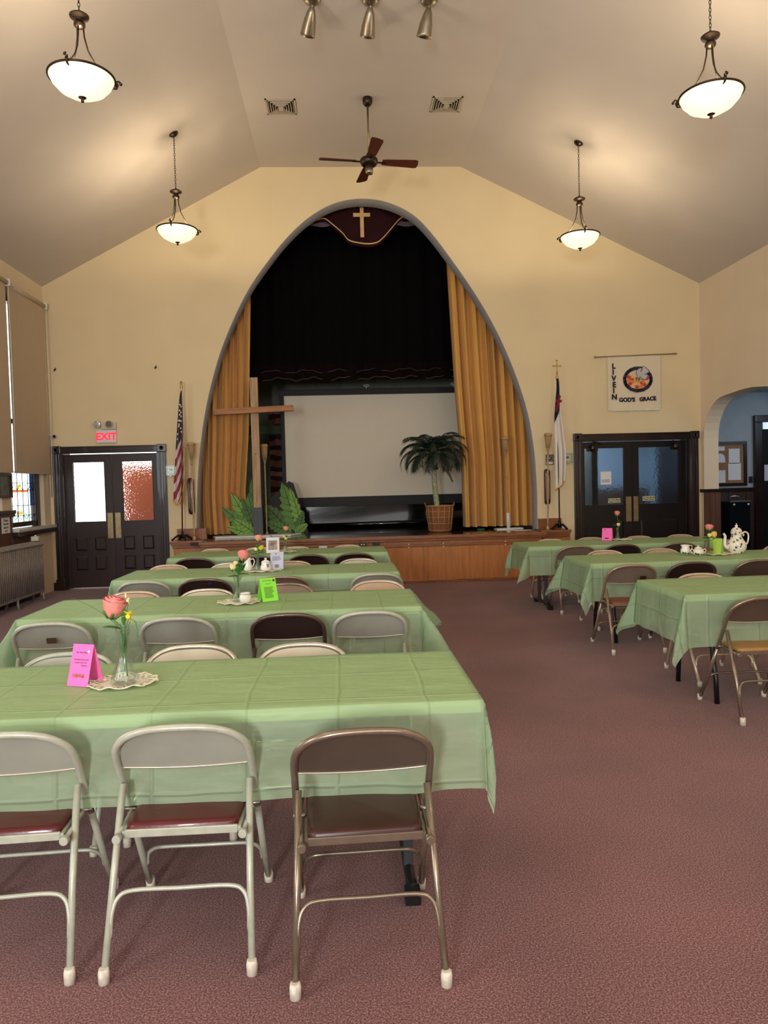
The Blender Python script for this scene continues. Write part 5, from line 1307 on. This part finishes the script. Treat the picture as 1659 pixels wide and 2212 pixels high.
row('dark-doors', 'entry', [('taupe', 2.63, 8.10, 0.0), ('dark', 3.16, 8.11, 0.0), ('bronze', 3.81, 8.09, 0.0)])
row('dark-doors', 'stage', [('beige', 2.62, 9.40, 0.0), ('beige', 3.17, 9.48, 0.0), ('beige', 3.80, 9.48, 0.0), ('beige', 4.37, 9.52, 0.0)])
# small plates and stickers on single chair backs
def sticker(x, y, z, w, h, m, lab):
    o = tag(B(-w/2, w/2, -0.002, 0.002, -h/2, h/2, bev=0.001).build('chair_label', m, None, (x, y, z)), lab, 'label', 'labels on chair backs')
    o.rotation_euler = (math.radians(20), 0, 0)
M_brownplate = S('brown_metal_plate', 88, 70, 48, rough=0.4, metal=0.4)
sticker(-1.725, 4.4055, 0.640, 0.055, 0.036, M_brownplate, 'brown plate on the grey chair back fourth from the aisle')
sticker(2.59, 6.2935, 0.630, 0.055, 0.04, S('dark_brown_plate', 46, 34, 26, rough=0.4), 'dark plate on the taupe chair back at the teapot table')
sticker(-1.13, 6.247, 0.715, 0.030, 0.016, S('navy_sticker', 26, 30, 90, rough=0.5), 'small navy sticker on the dark brown chair back')

# ================================================================== TABLE SETTINGS
ZT = 0.749
def doily(loc, r, label, rz=0.0, stretch=1.0, seed=1, scal=16):
    random.seed(seed)
    t = thing('lace_doily', loc, label, 'doily', 'cream doilies on the tables', rz)
    nr, na = 8, 96
    def rad(a): return r * (1 + 0.07 * abs(math.sin(a * scal / 2)) + 0.05 * math.sin(a * 3 + seed))
    mb = MB(); V = []
    for i in range(nr + 1):
        q = i / nr
        V.append([mb.v((rad(a) * q * math.cos(a) * stretch, rad(a) * q * math.sin(a), 0.002 + (0.004 + 0.005 * math.sin(a * 9)) * max(0, q - 0.6) * 2)) for a in [k * 2 * PI / na for k in range(na)]])
    for i in range(nr):
        for k in range(na):
            if i in (5, 7) and k % 4 in (1,): continue
            if i == 6 and k % 4 in (3,): continue
            mb.face([V[i][k], V[i][(k+1) % na], V[i+1][(k+1) % na], V[i+1][k]])
    mb.build('lace_cloth', M_lace, t, recalc=False)
    bd = MB()
    bd.tube([(rad(a) * 1.01 * math.cos(a) * stretch, rad(a) * 1.01 * math.sin(a), 0.005 + (0.004 + 0.005 * math.sin(a * 9)) * 0.8) for a in [k * 2 * PI / 128 for k in range(128)]], 0.0022, 5, closed=True)
    bd.build('scalloped_edge', M_lace, t)
    return t
def vase(loc, h, rb, label, flutes=12, handle=False, rt=None):
    t = thing('glass_vase', loc, label, 'vase', 'clear glass bud vases')
    rt = rt or rb * 0.52
    rn = rb * 0.42
    wob = lambda a, z: 1 + 0.05 * math.cos(flutes * a)
    prof = [(0.001, 0), (rb * 0.92, 0), (rb, 0.01 * h / 0.2), (rb * 0.96, h * 0.10), (rb * 0.72, h * 0.25), (rn * 1.15, h * 0.42), (rn, h * 0.60), (rn * 1.05, h * 0.80), (rt, h * 0.97), (rt * 1.03, h),
            (rt * 0.92, h), (rn * 0.85, h * 0.80), (rn * 0.80, h * 0.60), (rn * 0.95, h * 0.42), (rb * 0.60, h * 0.25), (rb * 0.82, h * 0.12), (rb * 0.7, h * 0.05), (0.001, h * 0.04)]
    MB().lathe(prof, n=48, wob=wob).build('glass_body', M_glass, t)
    if handle:
        MB().tube([(rn * 0.9, 0, h * 0.86), (rb * 0.8, 0, h * 1.0), (rb * 1.25, 0, h * 0.86), (rb * 1.2, 0, h * 0.55), (rb * 0.75, 0, h * 0.36)], 0.003, 8).build('handle', M_glass, t)
    return t
M_pink = S('pink_rose_petal', 232, 142, 136, rough=0.6, vary=0.10, vscale=60)
M_pink2 = S('peach_rose_petal', 240, 160, 134, rough=0.6, vary=0.10, vscale=60)
M_yel = S('pale_yellow_petal', 240, 226, 130, rough=0.6, vary=0.08, vscale=60)
M_cream = S('cream_rose_petal', 240, 226, 170, rough=0.6, vary=0.06, vscale=60)
M_yellow = S('bright_yellow_petal', 228, 204, 50, rough=0.6, vary=0.1, vscale=60)
def rose_bloom(r, h, m, parent, c, tilt=0.0, taz=0.0):
    M0 = Matrix.Translation(c) @ Matrix.Rotation(tilt, 4, Vector((math.sin(taz), -math.cos(taz), 0)).normalized())
    layers = [(3, 0.42, 1.0, -0.25, 0.0), (4, 0.62, 1.0, -0.05, 0.5), (5, 0.85, 0.95, 0.12, 1.1), (5, 1.0, 0.82, 0.28, 0.2)]
    for (n, rr_, hh, op, a0) in layers:
        for k in range(n):
            a = a0 + k * 2 * PI / n
            def fn(u, v):
                w = (u - 0.5) * (2 * PI / n) * 1.35
                rad = r * rr_ * (0.25 + 0.80 * math.sin(min(1, v * 1.05) * PI * 0.52) ** 0.8) * (1 + op * max(0, v - 0.72) * 1.6) * (1 - 0.10 * abs(u - 0.5) * 2 * v)
                z = h * hh * (v - 0.10 * (abs(u - 0.5) * 2) ** 2 * v)
                return (rad * math.cos(a + w), rad * math.sin(a + w), z)
            mb = MB(); mb.M = M0; mb.sheet(fn, 8, 8); mb.build('petal', m, parent, recalc=False)
    mb = MB(); mb.M = M0; mb.lathe([(0.001, -0.006), (r * 0.28, -0.004), (r * 0.36, h * 0.10), (r * 0.30, h * 0.16)], n=12)
    for k in range(5):
        a = k * 2 * PI / 5
        mb.tube([(r * 0.3 * math.cos(a), r * 0.3 * math.sin(a), 0.0), (r * 0.75 * math.cos(a), r * 0.75 * math.sin(a), h * 0.22), (r * 0.95 * math.cos(a), r * 0.95 * math.sin(a), h * 0.30)], [r * 0.16, r * 0.13, 0.001], 5)
    mb.build('calyx', M_stem, parent)
def leaf(parent, base, d, L_, w, m=M_green):
    d = Vector(d).normalized(); side = d.cross(Vector((0, 0.35, 1))).normalized(); up = side.cross(d)
    def fn(u, v):
        ww = w / 2 * math.sin(PI * min(1, max(0, u)) ** 0.8) if 0 < u < 1 else 0.0
        p = Vector(base) + d * L_ * u + side * ww * (v * 2 - 1) + up * (-0.15 * L_ * u * u + 0.12 * w * abs(v * 2 - 1))
        return p
    MB().sheet(fn, 10, 4).build('leaf', m, parent, recalc=False)
def rose(loc, label, foot, neck, head, r, h, m, leaves=(), group='artificial roses in vases', tilt=0.2, taz=PI, kind='rose'):
    """coordinates relative to loc (vase base)"""
    t = thing(kind, loc, label, kind, group)
    MB().tube(smooth_line([foot, neck, tuple((neck[i] + head[i]) / 2 + (0.006 if i == 0 else 0) for i in range(3)), head], 4), 0.0026, 6).build('stem', M_stem, t)
    rose_bloom(r, h, m, t, head, tilt, taz)
    for (b, d, L_, w) in leaves: leaf(t, b, d, L_, w)
    return t
def small_flower(loc, label, pts, head, r, m, n=6, kind='flower'):
    t = thing(kind, loc, label, 'flower', 'small yellow flowers in vases')
    MB().tube(smooth_line(pts, 4), 0.0015, 5).build('stem', M_stem, t)
    for k in range(n):
        a = k * 2 * PI / n
        d = Vector((math.cos(a), -0.45, math.sin(a)))
        leaf(t, head, d, r, r * 0.62, m)
    mb = MB(); mb.tube([head, (head[0], head[1] - r * 0.55, head[2])], [r * 0.22, r * 0.30], 8); mb.build('trumpet', m, t)
    return t
def tent_card(loc, rz, w, h, spread, m, label, side_in=True):
    t = thing('tent_card', loc, label, 'card', 'folded paper cards on the tables', rz)
    a = math.atan(spread / h)
    for s, nm in ((-1, 'front_panel'), (1, 'rear_panel')):
        mb = MB()
        P_ = [(-w/2, s * spread, 0), (w/2, s * spread, 0), (w/2, 0, h), (-w/2, 0, h)]
        q = 0.0006
        A = [mb.v((p[0], p[1] - q, p[2])) for p in P_]; Bq = [mb.v((p[0], p[1] + q, p[2])) for p in P_]
        mb.face(A); mb.face(list(reversed(Bq)))
        for i in range(4): mb.face([A[i], A[(i+1) % 4], Bq[(i+1) % 4], Bq[i]])
        mb.build(nm, m, t)
    return t, a
def on_card(o, a, x, z, spread, h):
    """place lettering on the leaning front panel at height z"""
    o.rotation_euler = (-a, 0, 0); k = 1 - z / h
    o.location = (x, -spread * k - 0.0022, z)
M_pinkcard = S('hot_pink_card', 250, 112, 190, rough=0.7, vary=0.01)
M_limecard = S('lime_green_card', 140, 226, 70, rough=0.7, vary=0.01)
M_lav = S('lavender_card', 196, 200, 220, rough=0.7, vary=0.01)
# --- nearest table
V1 = (-0.872, 2.925, ZT)
doily((-0.882, 2.945, ZT), 0.112, 'cream lace doily under the fluted vase on the nearest table', 0.2, 1.08, 3)
vase((V1[0], V1[1], ZT + 0.004), 0.217, 0.052, 'tall fluted glass vase beside the pink card on the nearest table', 12, True)
rose(V1, 'large pink rose drooping from the fluted vase on the nearest table', (0.012, 0, 0.03), (-0.004, 0, 0.21), (-0.040, -0.005, 0.262), 0.042, 0.086, M_pink,
     [((-0.008, 0, 0.215), (-1, -0.2, 0.35), 0.065, 0.045), ((0.0, 0, 0.20), (0.15, -0.3, -1), 0.075, 0.030), ((0.004, 0, 0.23), (0.1, 0, 1), 0.075, 0.022)], tilt=0.25, taz=PI)
small_flower(V1, 'bright yellow narcissus in the fluted vase on the nearest table', [(0.01, 0, 0.05), (0.012, 0, 0.20), (0.028, -0.005, 0.265)], (0.028, -0.008, 0.268), 0.030, M_yellow)
small_flower(V1, 'pale yellow sprig rising highest from the fluted vase', [(0.005, 0, 0.05), (0.01, 0, 0.22), (0.026, 0, 0.325)], (0.026, -0.004, 0.328), 0.016, M_cream, 5)
small_flower(V1, 'tiny pale yellow bud at the very tip of the spray', [(0.0, 0, 0.05), (0.008, 0, 0.22), (0.004, 0.0, 0.29), (0.018, 0, 0.345)], (0.018, -0.004, 0.348), 0.011, M_cream, 4)
gb = thing('grass_blade', V1, 'long thin grass blade arching up from the fluted vase', 'grass blade')
MB().tube(smooth_line([(0.0, 0, 0.10), (-0.01, 0, 0.21), (-0.07, 0, 0.275), (-0.13, 0, 0.315), (-0.19, 0, 0.345)], 5), [0.0022 - 0.0018 * i / 20 for i in range(21)], 5).build('blade', M_stem, gb)
MB().tube(smooth_line([(0.01, 0, 0.12), (0.02, 0, 0.215), (0.036, 0, 0.25), (0.052, 0, 0.235), (0.056, 0, 0.18)], 5), 0.0014, 5).build('tendril', M_stem, gb)
tc_, ang = tent_card((-1.035, 2.962, ZT), -0.36, 0.096, 0.155, 0.048, M_pinkcard, 'hot pink folded card with a tea quote on the nearest table')
for w_, s_, z_, x_ in (('Tea Time Quote', 0.0085, 0.122, 0.0), ('"Sometimes all you need', 0.0068, 0.096, 0.0), ('is a good cup of Tea"', 0.0068, 0.085, 0.0), ('Unknown', 0.0065, 0.074, 0.018)):
    o = text_mesh(w_, s_, M_ink, 'lettering', tc_, (0, 0, 0), 0.0004, shear=0.25); on_card(o, ang, x_, z_, 0.048, 0.155)
cups = MB()
for k in range(4): cups.sphere((-0.022 + 0.014 * k, 0, 0.0 - 0.002 * (k % 2)), 0.0065, 10, sy=0.1, sz=0.8); cups.box(-0.028 + 0.014 * k, -0.018 + 0.014 * k, -0.0006, 0.0, 0.004, 0.007)
o = cups.build('teacup_drawing', S('printed_teacups', 70, 50, 60, rough=0.8, color2=srgb(226, 120, 60), vscale=120), tc_); on_card(o, ang, 0.0, 0.038, 0.048, 0.155)
o = MB().lathe([(0.006, 0), (0.006, -0.0006), (0.001, -0.0006)], n=14, axis='y').build('round_emblem', M_paper, tc_); on_card(o, ang, 0.030, 0.128, 0.048, 0.155)
# --- green card table
V2 = (-0.715, 4.95, ZT)
doily((-0.700, 4.92, ZT), 0.115, 'cream doily under the vase and small jar on the green-card table', 0.0, 1.15, 5)
vase((V2[0], V2[1], ZT + 0.004), 0.165, 0.040, 'diamond-cut glass vase behind the small jar on the green-card table', 8, True, 0.028)
rose(V2, 'pink rose rising from the cut glass vase on the green-card table', (0.005, 0, 0.03), (0.008, 0, 0.16), (0.040, 0, 0.272), 0.036, 0.072, M_pink,
     [((0.010, 0, 0.17), (-0.9, -0.2, 0.1), 0.07, 0.04), ((0.012, 0, 0.18), (0.8, -0.3, 0.15), 0.075, 0.045), ((0.014, 0, 0.19), (0.6, -0.2, 1), 0.085, 0.040), ((0.02, 0, 0.22), (0.0, -0.2, 1), 0.05, 0.04), ((0.01, 0, 0.18), (-0.1, -0.2, 1), 0.08, 0.045)], tilt=0.1, taz=PI)
rose(V2, 'cream rose leaning out of the cut glass vase on the green-card table', (0.0, 0, 0.03), (0.0, 0, 0.15), (-0.038, 0, 0.212), 0.024, 0.045, M_cream, (), tilt=0.5, taz=PI)
rose(V2, 'small cream bud above the leaning cream rose', (0.0, 0, 0.04), (0.004, 0, 0.15), (-0.012, 0.01, 0.235), 0.018, 0.036, M_cream, (), tilt=0.2, taz=PI)
jr = thing('ceramic_jar', (-0.655, 4.868, ZT + 0.005), 'small round white jar with a printed rim in front of the cut glass vase', 'jar')
MB().lathe([(0.001, 0), (0.024, 0), (0.036, 0.012), (0.040, 0.030), (0.036, 0.048), (0.030, 0.056), (0.032, 0.066), (0.028, 0.066), (0.027, 0.056), (0.030, 0.03), (0.001, 0.012)], n=28).build('body', S('white_glazed_china', 232, 230, 222, rough=0.12, coat=0.5, vary=0.01), jr)
MB().lathe([(0.0305, 0.0555), (0.0325, 0.0565), (0.0325, 0.0575), (0.0305, 0.0585)], n=28).build('printed_rim', S('grey_printed_band', 90, 90, 100, rough=0.3), jr)
tc2, ang2 = tent_card((-0.520, 4.965, ZT), 0.55, 0.115, 0.150, 0.045, M_limecard, 'lime green folded card covered in small print')
o = lines(MB(), -0.035, 0.035, -0.038, 0.038, 10, 0.0032, 0, 7, 0.25).build('printed_lines', M_ink, tc2); on_card(o, ang2, 0.0, 0.058, 0.045, 0.150)
o = text_mesh('Tea Time Trivia', 0.0095, M_ink, 'lettering', tc2, (0, 0, 0), 0.0004, shear=0.2); on_card(o, ang2, -0.008, 0.132, 0.045, 0.150)
o = text_mesh('Types of Tea', 0.007, M_ink, 'lettering', tc2, (0, 0, 0), 0.0004, shear=0.2); on_card(o, ang2, 0.0, 0.112, 0.045, 0.150)
o = MB().lathe([(0.008, 0), (0.008, -0.0006), (0.001, -0.0006)], n=14, axis='y').build('round_emblem', S('grey_emblem', 60, 60, 56), tc2); on_card(o, ang2, 0.042, 0.133, 0.045, 0.150)
# --- lavender card table
V3 = (-0.795, 6.80, ZT)
M_china = S('white_glazed_china', 232, 230, 222)
doily((-0.745, 6.76, ZT), 0.125, 'cream doily under the sugar bowl and vase on the lavender-card table', 0.0, 1.2, 8)
vase((V3[0], V3[1], ZT + 0.004), 0.150, 0.035, 'slim glass vase between the creamer and the sugar bowl', 8)
rose(V3, 'peach pink rose between creamer and sugar bowl', (0, 0, 0.03), (0.006, 0, 0.15), (0.020, 0, 0.265), 0.034, 0.062, M_pink2,
     [((0.008, 0, 0.15), (-1, -0.2, 0.1), 0.065, 0.036), ((0.01, 0, 0.16), (0.9, -0.2, 0.2), 0.06, 0.035), ((0.01, 0, 0.17), (-0.15, -0.2, 1), 0.08, 0.045)], tilt=0.1, taz=0)
rose(V3, 'yellow rose bud beside the peach pink rose', (0, 0, 0.03), (0.01, 0, 0.15), (0.050, 0, 0.185), 0.026, 0.046, M_yellow, (), tilt=0.5, taz=0)
rose(V3, 'small cream bud low behind the peach pink rose leaves', (0, 0, 0.03), (0.0, 0, 0.14), (-0.016, 0, 0.178), 0.018, 0.034, M_cream, (), tilt=0.3, taz=PI)
sb = thing('sugar_bowl', (-0.716, 6.755, ZT + 0.006), 'white lidded sugar bowl with dark sprig painting', 'sugar bowl')
MB().lathe([(0.001, 0), (0.040, 0), (0.050, 0.012), (0.048, 0.035), (0.038, 0.060), (0.042, 0.072), (0.036, 0.075), (0.001, 0.07)], n=28).build('body', M_china, sb)
MB().lathe([(0.041, 0.074), (0.034, 0.084), (0.012, 0.094), (0.006, 0.100), (0.013, 0.108), (0.010, 0.112), (0.001, 0.113)], n=28).build('lid', M_china, sb)
sp = MB()
for k in range(4): sp.tube([(0.022, -0.044 + 0.002 * k, 0.030 + k * 0.008), (0.034, -0.036, 0.038 + k * 0.008)], [0.003, 0.001], 5); sp.tube([(0.022, -0.044 + 0.002 * k, 0.030 + k * 0.008), (0.010, -0.046, 0.036 + k * 0.008)], [0.003, 0.001], 5)
sp.build('painted_sprig', S('dark_sprig', 60, 56, 80), sb)
cm = thing('creamer_jug', (-0.882, 6.78, ZT + 0.006), 'white china creamer jug behind the cream roses', 'jug')
MB().lathe([(0.001, 0), (0.032, 0), (0.040, 0.015), (0.038, 0.05), (0.028, 0.085), (0.034, 0.112), (0.031, 0.112), (0.025, 0.085), (0.001, 0.02)], n=28, wob=lambda a, z: 1 + (0.22 * max(0, math.cos(a - PI)) ** 6 if z > 0.1 else 0)).build('body', M_china, cm)
MB().tube([(0.028, 0, 0.100), (0.055, 0, 0.105), (0.062, 0, 0.080), (0.052, 0, 0.045), (0.036, 0, 0.030)], 0.005, 8).build('handle', M_china, cm)
tc3, ang3 = tent_card((-0.622, 6.875, ZT), -0.06, 0.120, 0.160, 0.045, M_lav, 'pale lavender folded card behind the sugar bowl')
o = lines(MB(), -0.042, 0.042, -0.022, 0.022, 5, 0.003, 0, 9, 0.3).build('printed_lines', M_ink, tc3); on_card(o, ang3, 0.0, 0.100, 0.045, 0.160)
o = MB().box(-0.018, 0.018, -0.0006, 0, -0.015, 0.015).build('printed_picture', S('printed_teacup_picture', 96, 70, 84, rough=0.8, color2=srgb(170, 160, 170), vscale=150), tc3); on_card(o, ang3, 0.0, 0.032, 0.045, 0.160)
o = MB().lathe([(0.005, 0), (0.005, -0.0006), (0.001, -0.0006)], n=12, axis='y').build('round_emblem', M_ink, tc3); on_card(o, ang3, -0.01, 0.142, 0.045, 0.160)
# --- framed picture table
V4 = (-0.688, 8.66, ZT)
doily((-0.72, 8.68, ZT), 0.135, 'cream doily beside the white picture frame near the stage', 0.0, 1.1, 9)
vase((V4[0], V4[1], ZT + 0.004), 0.125, 0.034, 'short glass vase beside the white picture frame', 8, False, 0.022)
rose(V4, 'peach rose standing beside the white picture frame', (0, 0, 0.03), (0.006, 0, 0.13), (0.012, 0, 0.245), 0.030, 0.056, M_pink2, [((0.008, 0, 0.15), (0.4, -0.2, 1), 0.06, 0.02)], tilt=0.15, taz=PI)
for (hx, hz, lb) in ((-0.014, 0.165, 'upper pale yellow bud beside the white picture frame'), (0.008, 0.140, 'lower pale yellow bud beside the white picture frame')):
    rose(V4, lb, (0, 0, 0.03), (0.0, 0, 0.11), (hx, -0.01, hz), 0.019, 0.036, M_yel, (), tilt=0.2, taz=PI)
fp = thing('picture_frame', (-0.825, 8.60, ZT), 'small white standing picture frame with a brownish picture', 'picture frame')
fp.rotation_euler = (-0.12, 0, 0)
MB().prism([(-0.075, 0), (0.075, 0), (0.075, 0.18), (-0.075, 0.18)], -0.006, 0.006, 'xz', holes=[[(-0.052, 0.035), (0.052, 0.035), (0.052, 0.145), (-0.052, 0.145)]]).build('frame', M_paper, fp)
B(-0.055, 0.055, -0.002, 0.004, 0.03, 0.15).build('picture', S('brown_printed_picture', 92, 52, 44, rough=0.5, color2=srgb(190, 176, 160), vscale=14), fp)
MB().tube([(0, 0.006, 0.12), (0, 0.07, 0.01)], 0.004, 6).build('easel_leg', M_paper, fp)
# --- dark doors table
V7 = (3.352, 8.90, ZT)
doily((3.40, 8.93, ZT), 0.115, 'cream doily under the bud vase in front of the dark doors', 0.0, 1.2, 12)
vase((V7[0], V7[1], ZT + 0.004), 0.150, 0.034, 'bud vase in front of the dark doors', 8, False, 0.018)
rose(V7, 'pink rose in the bud vase in front of the dark doors', (0, 0, 0.03), (0.002, 0, 0.15), (-0.004, 0, 0.300), 0.032, 0.060, M_pink,
     [((0.0, 0, 0.18), (-1, -0.2, 0.2), 0.07, 0.04), ((0.0, 0, 0.22), (0.8, -0.2, 0.15), 0.06, 0.04), ((0.0, 0, 0.25), (0.4, -0.2, -0.3), 0.05, 0.03), ((0.0, 0, 0.30), (0.8, -0.2, 0.1), 0.045, 0.02)], tilt=0.1, taz=PI)
rose(V7, 'cream bud under the pink rose in front of the dark doors', (0, 0, 0.03), (0.004, 0, 0.14), (0.012, -0.01, 0.170), 0.022, 0.042, M_cream, (), tilt=0.15, taz=0)
tc7, ang7 = tent_card((3.235, 8.93, ZT), -0.55, 0.120, 0.150, 0.045, M_pinkcard, 'pink folded card in front of the dark doors')
o = lines(MB(), -0.035, 0.035, -0.004, 0.004, 1, 0.002, 0, 3, 0.1).build('printed_lines', S('pink_print', 190, 90, 130), tc7); on_card(o, ang7, 0.0, 0.09, 0.045, 0.150)
o = MB().box(-0.022, 0.022, -0.0006, 0, -0.006, 0.006).build('teacup_drawing', M_ink, tc7); on_card(o, ang7, 0.0, 0.028, 0.045, 0.150)
o = MB().box(-0.005, 0.005, -0.0006, 0, -0.008, 0.008).build('round_emblem', M_ink, tc7); on_card(o, ang7, -0.028, 0.132, 0.045, 0.150)
# --- teapot table
def transferware(name):
    m = bpy.data.materials.new(name); m.use_nodes = True
    nt = m.node_tree; N = nt.nodes; L = nt.links; b = N['Principled BSDF']; b.inputs['Roughness'].default_value = 0.12; b.inputs['Coat Weight'].default_value = 0.5
    tc = N.new('ShaderNodeTexCoord'); vo = N.new('ShaderNodeTexVoronoi'); vo.inputs['Scale'].default_value = 26
    n2 = N.new('ShaderNodeTexNoise'); n2.inputs['Scale'].default_value = 30; n2.inputs['Detail'].default_value = 2
    L.new(tc.outputs['Object'], vo.inputs['Vector']); L.new(tc.outputs['Object'], n2.inputs['Vector'])
    ad = N.new('ShaderNodeMath'); ad.operation = 'MULTIPLY_ADD'; ad.inputs[1].default_value = 0.5
    L.new(n2.outputs['Fac'], ad.inputs[0]); L.new(vo.outputs['Distance'], ad.inputs[2])
    cr = N.new('ShaderNodeValToRGB'); e = cr.color_ramp.elements
    e[0].position = 0.56; e[0].color = (0, 0, 0, 1); e[1].position = 0.60; e[1].color = (1, 1, 1, 1)
    L.new(ad.outputs[0], cr.inputs['Fac'])
    hs = N.new('ShaderNodeValToRGB'); h = hs.color_ramp.elements; hs.color_ramp.interpolation = 'CONSTANT'
    h[0].color = (*srgb(70, 98, 70), 1); h[1].position = 0.5; h[1].color = (*srgb(120, 100, 100), 1); q = h.new(0.75); q.color = (*srgb(48, 72, 66), 1)
    sp_ = N.new('ShaderNodeSeparateColor'); L.new(vo.outputs['Color'], sp_.inputs[0]); L.new(sp_.outputs[0], hs.inputs['Fac'])
    mx = N.new('ShaderNodeMix'); mx.data_type = 'RGBA'; L.new(cr.outputs[0], mx.inputs[0]); L.new(hs.outputs[0], mx.inputs[6]); mx.inputs[7].default_value = (*srgb(236, 228, 214), 1)
    L.new(mx.outputs[2], b.inputs['Base Color'])
    return m
M_trans = transferware('flowered_china')
M_chinaw = S('ivory_china', 236, 228, 214, rough=0.12, coat=0.5, vary=0.01)
tp = thing('teapot', (3.81, 6.99, ZT), 'tall flowered china teapot with curved spout and handle', 'teapot')
MB().lathe([(0.001, 0), (0.058, 0), (0.060, 0.006), (0.082, 0.030), (0.092, 0.065), (0.085, 0.100), (0.062, 0.135), (0.046, 0.165), (0.046, 0.185), (0.056, 0.202), (0.050, 0.204), (0.001, 0.19)], n=36).build('body', M_trans, tp)
MB().lathe([(0.052, 0.203), (0.048, 0.225), (0.034, 0.243), (0.012, 0.252), (0.010, 0.258), (0.016, 0.266), (0.010, 0.274), (0.004, 0.280), (0.007, 0.285), (0.001, 0.291)], n=28).build('lid', M_trans, tp)
MB().tube(smooth_line([(-0.075, 0, 0.05), (-0.115, 0, 0.075), (-0.118, 0, 0.12), (-0.112, 0, 0.165), (-0.128, 0, 0.195)], 4), [0.020 - 0.010 * i / 16 for i in range(17)], 10).build('spout', M_chinaw, tp)
MB().tube(smooth_line([(0.044, 0, 0.180), (0.085, 0, 0.205), (0.118, 0, 0.180), (0.118, 0, 0.130), (0.105, 0, 0.09), (0.084, 0, 0.075)], 4), 0.0075, 10).tube(smooth_line([(0.062, 0, 0.196), (0.075, 0, 0.175), (0.062, 0, 0.165)], 3), 0.006, 8).build('handle', M_chinaw, tp)
sg = thing('sugar_bowl', (3.385, 6.90, ZT), 'small flowered china sugar bowl with two handles beside the creamer', 'sugar bowl')
MB().lathe([(0.001, 0), (0.036, 0), (0.048, 0.018), (0.052, 0.035), (0.044, 0.055), (0.036, 0.062), (0.001, 0.06)], n=28).build('body', M_trans, sg)
MB().lathe([(0.038, 0.062), (0.032, 0.074), (0.014, 0.082), (0.006, 0.086), (0.010, 0.094), (0.001, 0.098)], n=24).build('lid', M_trans, sg)
for s in (-1, 1): MB().tube([(s * 0.046, 0, 0.050), (s * 0.068, 0, 0.062), (s * 0.076, 0, 0.045), (s * 0.066, 0, 0.025), (s * 0.048, 0, 0.020)], 0.005, 8).build('handle', M_chinaw, sg)
cj = thing('creamer_jug', (3.315, 7.02, ZT), 'small flowered china creamer jug behind the sugar bowl', 'jug')
MB().lathe([(0.001, 0), (0.034, 0), (0.046, 0.02), (0.046, 0.045), (0.034, 0.070), (0.040, 0.094), (0.036, 0.094), (0.028, 0.07), (0.001, 0.02)], n=28, wob=lambda a, z: 1 + (0.25 * max(0, math.cos(a - PI)) ** 6 if z > 0.08 else 0)).build('body', M_trans, cj)
MB().tube([(0.036, 0, 0.085), (0.062, 0, 0.085), (0.068, 0, 0.055), (0.046, 0, 0.030)], 0.0045, 8).build('handle', M_chinaw, cj)
doily((3.60, 6.94, ZT), 0.115, 'cream doily under the tumbler of roses beside the teapot', 0.0, 1.25, 14)
tv = thing('glass_tumbler', (3.505, 6.94, ZT + 0.005), 'square glass tumbler of roses beside the flowered teapot', 'tumbler')
MB().lathe([(0.001, 0), (0.042, 0), (0.044, 0.01), (0.040, 0.12), (0.036, 0.12), (0.038, 0.014), (0.001, 0.012)], n=24).build('glass_body', M_glass, tv)
MB().lathe([(0.0405, 0.035), (0.0435, 0.036), (0.0425, 0.058), (0.0400, 0.058)], n=24).build('brown_band', S('brown_ribbon', 110, 70, 44, rough=0.7), tv)
V6 = (3.505, 6.94, ZT)
rose(V6, 'pink rose in the tumbler beside the flowered teapot', (-0.01, 0, 0.03), (0.0, 0, 0.12), (0.006, 0, 0.232), 0.036, 0.060, M_pink, [((0.0, 0, 0.15), (-0.9, -0.2, 0.3), 0.075, 0.045), ((0.0, 0, 0.13), (-0.8, -0.2, 0.05), 0.06, 0.04), ((0.01, 0, 0.17), (0.3, -0.2, 1), 0.07, 0.05)], tilt=0.1, taz=PI)
rose(V6, 'yellow rose leaning toward the flowered teapot', (0.01, 0, 0.03), (0.01, 0, 0.12), (0.058, -0.01, 0.160), 0.030, 0.062, S('apricot_yellow_petal', 244, 206, 120, rough=0.6, vary=0.1, vscale=60), (), tilt=0.3, taz=0)
rose(V6, 'small cream bud in front of the pink rose by the teapot', (0.0, 0, 0.03), (0.004, 0, 0.12), (0.000, -0.02, 0.165), 0.020, 0.040, M_yel, (), tilt=0.1, taz=PI)
tc6, ang6 = tent_card((3.605, 6.99, ZT), -0.82, 0.115, 0.150, 0.045, S('yellow_green_card', 168, 206, 84, rough=0.7, vary=0.01), 'green folded card standing beside the tumbler and teapot')
